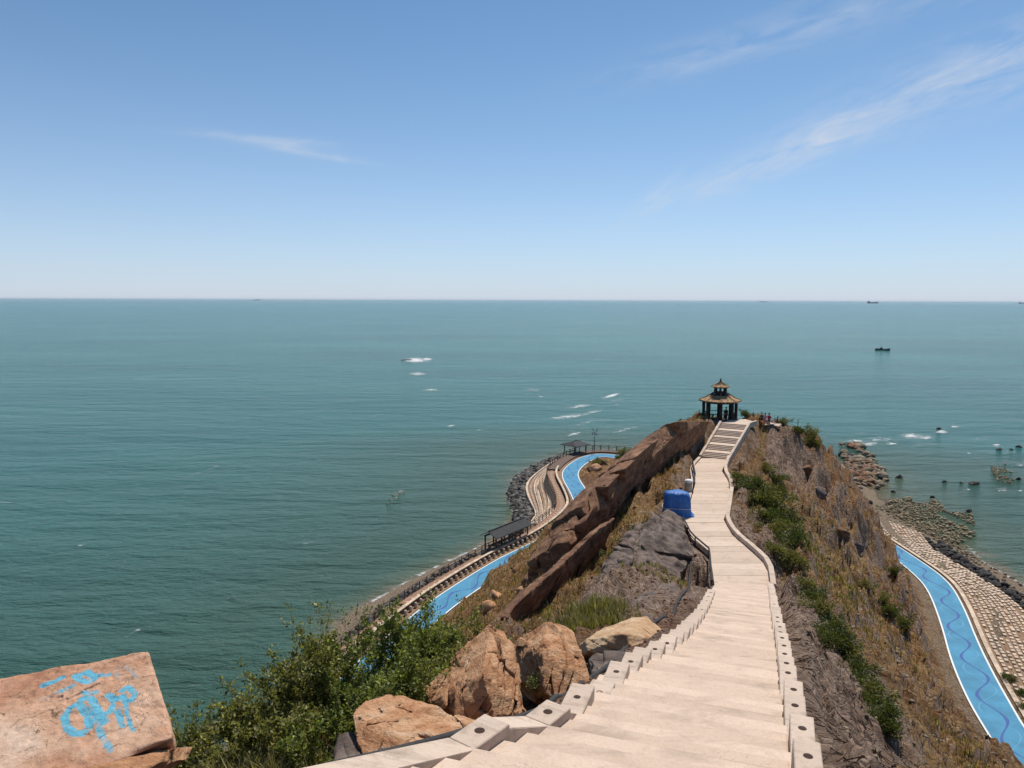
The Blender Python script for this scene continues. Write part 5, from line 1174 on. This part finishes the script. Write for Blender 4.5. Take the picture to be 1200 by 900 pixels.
M_LEAF = leaf_mat('shrub_leaf', (.07, .075, .02), (.27, .25, .075)); M_LEAFB = leaf_mat('bright_shrub_leaf', (.06, .085, .02), (.23, .25, .065)); M_LEAFD = leaf_mat('hillside_bush_leaf', (.03, .04, .012), (.115, .125, .034)); M_LEAFO = leaf_mat('olive_bush_leaf', (.07, .068, .02), (.20, .18, .06))
M_BARK = simple('shrub_bark', (.10, .075, .055), .9, .3, 8); M_GRASSG = leaf_mat('green_grass_blade', (.09, .075, .025), (.27, .235, .09)); M_GRASSB = leaf_mat('dry_grass_blade', (.15, .08, .035), (.42, .27, .13), .25)
def leaves_np(C, D, size, g, mat, name, aspect=.55):      # diamond leaves at C pointing along D
    n = len(C); D = D / np.linalg.norm(D, axis=1)[:, None]; S = np.cross(D, g.normal(size=(n, 3))); S /= np.linalg.norm(S, axis=1)[:, None]; s = size * g.uniform(.6, 1.35, n)[:, None]
    fold = np.cross(D, S) * s * .12
    V = np.stack([C, C + D * s * .5 + S * s * aspect * .5 + fold, C + D * s, C + D * s * .5 - S * s * aspect * .5 + fold], 1).reshape(-1, 3)
    F = np.arange(4 * n).reshape(n, 4); me = np_mesh(name, V, F, mat); t = np.repeat(np.clip(g.normal(.5, .25, n), 0, 1), 4); vcol(me, 'tone', np.repeat(t[:, None], 3, 1)); return me
def shrub(name, base, hgt, spread, label, seed, mat, n_leaf=5200, leaf=.06, wisps=3, group=None):
    g = np.random.default_rng(seed); rnd = random.Random(seed); root = tag(empty(name, base), label, 'shrub', group); tw = MB(); C = []; D = []
    def branch(p, d, L_, r, lev):
        pts = [p]; n = 5; rs_ = [r]
        for i in range(n):
            d = (d + Vector((rnd.gauss(0, .16), rnd.gauss(0, .16), rnd.gauss(.05, .1)))).normalized(); p = p + d * L_ / n; pts.append(p); rs_.append(max(.003, r * (1 - .75 * (i + 1) / n)))
            if lev < 2 and i >= (1 if lev == 0 else 0):
                for _ in range(2 if lev == 0 else 1):
                    a = rnd.uniform(0, 6.28); side = Vector((math.cos(a), math.sin(a), rnd.uniform(.1, .7))); branch(p, (d * .7 + side * .9).normalized(), L_ * rnd.uniform(.35, .6), r * .5, lev + 1)
        tw.tube(pts, rs_, 4, False)
        if lev >= 1: ends.append((pts, lev))
    ends = []
    ns = rnd.randint(5, 7)
    for k in range(ns):
        a = 2 * math.pi * k / ns + rnd.uniform(-.4, .4); s = rnd.uniform(.2, 1) * spread / hgt; d = Vector((math.cos(a) * s, math.sin(a) * s, 1)).normalized(); branch(Vector((math.cos(a) * .1, math.sin(a) * .1, -.2)), d, hgt * rnd.uniform(.6, .95), .022, 0)
    per = max(3, n_leaf // max(1, len(ends)))
    for pts, lev in ends:
        keep = rnd.random()
        for _ in range(int(per * (1.5 if keep > .25 else .35))):
            i = rnd.randint(1, len(pts) - 1); f = rnd.random(); q = pts[i - 1].lerp(pts[i], f); o = Vector((rnd.gauss(0, .05), rnd.gauss(0, .05), rnd.gauss(0, .05))); C.append(q + o); D.append((rnd.gauss(0, 1), rnd.gauss(0, 1), rnd.gauss(.5, .7)))
    for k in range(wisps):
        a = rnd.uniform(0, 6.28); p = Vector((math.cos(a) * spread * .3, math.sin(a) * spread * .3, hgt * .45)); pts = [p]
        for i in range(6): p = p + Vector((rnd.gauss(0, .06), rnd.gauss(0, .06), hgt * (.17 if wisps > 4 else .13))); pts.append(p); 
        tw.tube(pts, [.008 * (1 - i / 8) for i in range(7)], 4, False)
        for i in range(1, 7):
            for _ in range(10): C.append(pts[i] + Vector((rnd.gauss(0, .05), rnd.gauss(0, .05), rnd.gauss(0, .06)))); D.append((rnd.gauss(0, 1), rnd.gauss(0, 1), 1.2))
    tw.build('branches', M_BARK, root); link('foliage', leaves_np(np.array([c[:] for c in C]), np.array(D), leaf, g, mat, 'foliage'), root); return root
SH = [(240, 915, 15.2, 1.5, 1.1, 'thin-topped shrub at the left end of the thicket, beside the graffiti boulder', M_LEAF, 4200, 3), (295, 910, 16.0, 1.9, 1.3, 'shrub with wispy bare tips, second from the left in the thicket', M_LEAF, 5600, 5), (365, 905, 16.6, 2.4, 1.4, 'tallest wispy shrub in the middle of the thicket', M_LEAF, 6800, 7), (432, 885, 17.2, 3.2, 1.5, 'dense dark shrub behind the low tan boulder', M_LEAFB, 8200, 2),
      (488, 850, 18.6, 3.0, 1.4, 'dense shrub in front of the blue road', M_LEAFB, 7800, 3), (530, 812, 21, 2.4, 1.3, 'shrub at the right end of the thicket, beside the tall orange boulder', M_LEAF, 6500, 2), (405, 900, 14.2, 1.5, 1.0, 'low bright green shrub in front of the thicket', M_LEAFB, 5200, 0), (330, 925, 14.6, 1.5, 1.1, 'low tangled shrub at the bottom edge of the picture', M_LEAF, 4200, 2), (465, 845, 16, 1.6, .9, 'bushy shrub just left of the leaning orange boulder', M_LEAFB, 5200, 0)]
for i, (x, y, Y, h, sp, lb, mt, nl, wi) in enumerate(SH):
    p = W(x, y, Y); gz = ground(p.x, p.y); h *= 1.0 if wi == 7 else .85; top = p.z + h; shrub('shrub', (p.x, p.y, gz), max(h, top - gz), sp, lb, 40 + i, mt, int(nl * 1.45), .088, wi)
p = W(638, 805, 18.2); shrub('shrub', (p.x, p.y, p.z - .2), .75, .4, 'small dark green shrub growing between the two big orange boulders', 71, M_LEAFB, 1500, .05, 0)

# hillside bushes: a few shapes, copied
def bush_meshes(seed, mat, n=1900, leaf=.16):
    g = np.random.default_rng(seed); cl = g.normal(size=(16, 3)) * np.array((.55, .55, .3)) + np.array((0, 0, .55)); k = g.integers(16, size=n); C = cl[k] + g.normal(size=(n, 3)) * .2; C[:, 2] = np.abs(C[:, 2]); D = (C - np.array((0, 0, .1))) + g.normal(size=(n, 3)) * .4
    st = MB()
    for q in cl[:9]: st.tube([(0, 0, -.3), (q[0] * .5, q[1] * .5, q[2] * .5), tuple(q)], [.04, .025, .01], 4, False)
    return leaves_np(C, D, leaf, g, mat, 'foliage'), mesh('stems', st.v, st.f, M_BARK)
BUSH = [bush_meshes(80 + i, m) for i, m in enumerate((M_LEAFD, M_LEAFD, M_LEAFO, M_LEAFD, M_LEAFO))]
def bush(px, py, s, label, v, near=20, group=None, sz=.8, sink=.05):
    p = ground_px(px, py, near); root = tag(empty('bush', (p.x, p.y, p.z - sink), (px * 7.3) % 6.28), label, 'bush', group); fo, sm = BUSH[v]
    s *= .82; root.scale = (s, s, s * sz); link('foliage', fo, root); link('stems', sm, root); return root
STRIP = [(868, 566, 1.1), (880, 574, 1.4), (893, 580, 1.5), (903, 592, 1.6), (888, 592, 1.2), (914, 606, 1.6), (925, 622, 1.5), (912, 628, 1.3), (900, 612, 1.3), (930, 640, 1.3), (908, 565, 1.3), (898, 553, 1.1), (912, 580, 1.2), (928, 632, 1.1), (905, 648, 1.0), (918, 655, 1.1), (930, 662, 1.0), (942, 688, 0.78), (952, 702, 0.78), (957, 716, 0.7), (966, 728, 0.7), (972, 742, 0.66), (980, 754, 0.66), (988, 766, 0.62), (996, 780, 0.62), (1004, 794, 0.58), (1012, 806, 0.58), (1020, 820, 0.55), (1028, 832, 0.51), (1034, 844, 0.51), (1040, 856, 0.47)]
ORD = ['first', 'second', 'third', 'fourth', 'fifth', 'sixth', 'seventh', 'eighth', 'ninth', 'tenth', 'eleventh', 'twelfth', 'thirteenth', 'fourteenth', 'fifteenth', 'sixteenth', 'seventeenth', 'eighteenth', 'nineteenth', 'twentieth', 'twenty-first', 'twenty-second', 'twenty-third', 'twenty-fourth', 'twenty-fifth', 'twenty-sixth', 'twenty-seventh', 'twenty-eighth', 'twenty-ninth', 'thirtieth', 'thirty-first', 'thirty-second', 'thirty-third']
for i, (x, y, s) in enumerate(STRIP): bush(x, y, s, 'green bush in the strip right of the path, %s from the pavilion end' % ORD[i], (0, 1, 3, 2)[i % 4] if not 14 <= i <= 17 else 4, 8, 'bushes of the green strip right of the path')
for x, y, s, v, lb in ((945, 512, 1.5, 2, 'olive bush on the crest below the thin pole'), (950, 522, 1.4, 2, 'larger olive bush on the rounded end of the crest'), (936, 507, .9, 0, 'small dark bush beside the thin pole on the crest'), (873, 487, .8, 0, 'small dark bush right behind the pavilion landing'), (797, 493, .6, 0, 'tiny dark bush on top of the rock wall left of the pavilion'), (918, 497, .9, 2, 'round olive bush right of the seated people'),
                    (1042, 720, 1.2, 0, 'dark bush low on the right slope above the sandy bank'), (1055, 735, 1.3, 0, 'dark bush at the bottom of the right slope'), (1035, 705, 1.0, 2, 'olive bush on the right slope above two dark bushes'), (1048, 672, 1.0, 0, 'green bush at the left edge of the right blue road'), (1015, 690, .9, 2, 'small olive bush in the middle of the right slope'), (1085, 852, .6, 2, 'olive bush low beside the bend of the right blue road'), (1125, 852, .5, 0, 'dark bush on the sandy verge of the right blue road'), (1100, 872, .6, 2, 'olive bush at the bottom edge left of the right blue road'),
                    (1182, 798, .8, 0, 'dark bush on the revetment right of the blue road'), (1194, 815, .7, 1, 'second dark bush on the revetment, lower right'), (1199, 832, .6, 0, 'dark bush at the right edge beside the blue road'),
                    (748, 628, .9, 0, 'dark bush on top of the grey outcrop'), (735, 640, .8, 2, 'olive bush on the grey outcrop above the gully'), (722, 655, .8, 0, 'dark bush at the left of the grey outcrop'), (700, 545, 1.6, 2, 'olive bush at the inner side of the far bend of the blue road'), (733, 534, 1.8, 2, 'olive bush where the far boardwalk meets the cliff'), (727, 540, 1.4, 0, 'dark bush below the far boardwalk beside the cliff')): bush(x, y, s, lb, v, 44 if x > 1060 else 20)

# grass
def tufts(name, P, hgt, mat, seed, blades=7, wid=.02, lean=.5, kind='stuff'):
    g = np.random.default_rng(seed); n = len(P); P = np.repeat(P, blades, 0); m = len(P); a = g.uniform(0, 6.28, m); h = hgt[np.repeat(np.arange(n), blades)] * g.uniform(.5, 1.2, m); ln = g.uniform(.1, lean, m) * h
    base = P + np.c_[g.normal(size=(m, 2)) * .06, np.full(m, -.03)]; dx = np.c_[np.cos(a), np.sin(a), np.zeros(m)]; sx = np.c_[-np.sin(a), np.cos(a), np.zeros(m)] * (wid * (h / .4))[:, None]
    mid = base + dx * (ln * .35)[:, None] + np.c_[np.zeros((m, 2)), h * .6]; tip = base + dx * ln[:, None] + np.c_[np.zeros((m, 2)), h]
    V = np.stack([base - sx, base + sx, mid + sx * .7, tip, mid - sx * .7], 1).reshape(-1, 3); i = np.arange(m) * 5
    F = np.concatenate([np.c_[i, i + 1, i + 2], np.c_[i, i + 2, i + 4], np.c_[i + 4, i + 2, i + 3]])
    me = np_mesh(name, V, F, mat); vcol(me, 'tone', np.repeat(np.repeat(np.clip(g.normal(.5, .28, m), 0, 1), 5)[:, None], 3, 1)); return tag(link(name, me), kind=kind)
def grass_field():
    g = np.random.default_rng(77); n = 90000; r = np.exp(g.uniform(math.log(9), math.log(140), n)); th = g.uniform(R(-36), R(40), n); P = np.c_[r * np.sin(th), r * np.cos(th)]
    z, z0, free, u, v = terrain(P, True); dp, _ = seg_dist(P, [tn(0, -.6), tn(TEND, -.4)] + PMID + [PTOP]); N = fbm(np.c_[P * .16, np.zeros(n)], 3, 91)
    nn = P @ np.array((NX.x, NX.y)); left = nn < 0
    keep = (free > .98) & (z > 4.0) & (dp > 3.2) & (N > np.where(left, -.28, -.05)) & ~((~left) & (dp < 6)); keep &= ~(left & (P[:, 1] < 34) & (P[:, 0] > -3)); keep &= ~(left & (P[:, 1] > 30) & (P[:, 1] < 56) & (nn > -9.5) & (N < .22))
    P, z, r = P[keep], z[keep], r[keep]; k = len(P); print('tufts', k)
    gr = vnoise(np.c_[P * .13, np.full(k, 2.0)], 33) + g.normal(0, .25, k) > .42
    Q = np.c_[P, z]; hh = g.uniform(.14, .34, k) * np.clip(r / 45, .7, 1.5)
    tufts('dry_grass', Q[~gr], hh[~gr], M_GRASSB, 1, 6, .028); tufts('green_grass', Q[gr], hh[gr], M_GRASSG, 2, 6, .028)
    # thick green grass in the gully and by the shrubs
    for nm, c, cnt, sx, sy, h0, sd in (('green_grass', W(690, 720, 32), 320, .9, 1.1, .75, 5), ('green_grass', W(330, 905, 14), 260, 1.2, .6, .7, 6), ('green_grass', W(705, 708, 34), 140, .7, .9, .55, 7)):
        q = np.c_[g.normal(c.x, sx, cnt), g.normal(c.y, sy, cnt)]; tufts(nm, np.c_[q, terrain(q) + .05], g.uniform(.5, 1.0, cnt) * h0, M_GRASSG, sd, 9, .012, .9)
    # stones strewn on the slopes
    n = 5000; r = np.exp(g.uniform(math.log(9), math.log(125), n)); th = g.uniform(R(-36), R(40), n); P = np.c_[r * np.sin(th), r * np.cos(th)]; z, z0, free, u, v = terrain(P, True); keep = (free > .95) & (z > 3.6); P, z, r = P[keep], z[keep], r[keep]; nn = P @ np.array((NX.x, NX.y)); rr_ = nn > 0
    S = g.uniform(.05, .16, len(P)) * np.clip(r / 30, .6, 2.2); Q = np.c_[P, z]
    scatter_rocks('slope_stones', Q[rr_], S[rr_] * .8, M_SHORE, 31, sub=1); scatter_rocks('slope_stones', Q[~rr_], S[~rr_] * .85, M_FIN, 32, sub=1)
    # dry vines crawling over the bare rock right of the stairs
    mb = MB()
    for k in range(330):
        t = 10 + 40 * g.random() ** 1.6; nx_ = NR + .5 + 3.2 * g.random(); pts = []; a = g.uniform(-.5, 1.0); L_ = g.uniform(.5, 1.6); q = np.array([tn(t + L_ * s * math.cos(a) , nx_ + L_ * s * math.sin(a) + .12 * math.sin(s * 9 + k))[:2] for s in np.linspace(0, 1, 7)])
        zz = terrain(q); mb.tube([(x, y, h + .025) for (x, y), h in zip(q, zz)], .008 * (1 + t / 30), 3, False)
    tag(mb.build('dry_vines', simple('dry_vine', (.14, .09, .065), .9, .4, 3)), kind='stuff')
grass_field()

# ---------------------------------------------------------------- haze over the sea
def haze():
    m = bpy.data.materials.new('sea_haze'); m.use_nodes = True; nt = m.node_tree; nt.nodes.clear(); o = nt.nodes.new('ShaderNodeOutputMaterial'); v = nt.nodes.new('ShaderNodeVolumePrincipled')
    v.inputs['Color'].default_value = (.85, .92, 1, 1); v.inputs['Density'].default_value = 1.6e-5; v.inputs['Anisotropy'].default_value = .2; nt.links.new(v.outputs[0], o.inputs['Volume'])
    tag(MB().box((0, 0, 29), (118000, 118000, 66)).build('haze', m), kind='stuff')
haze()
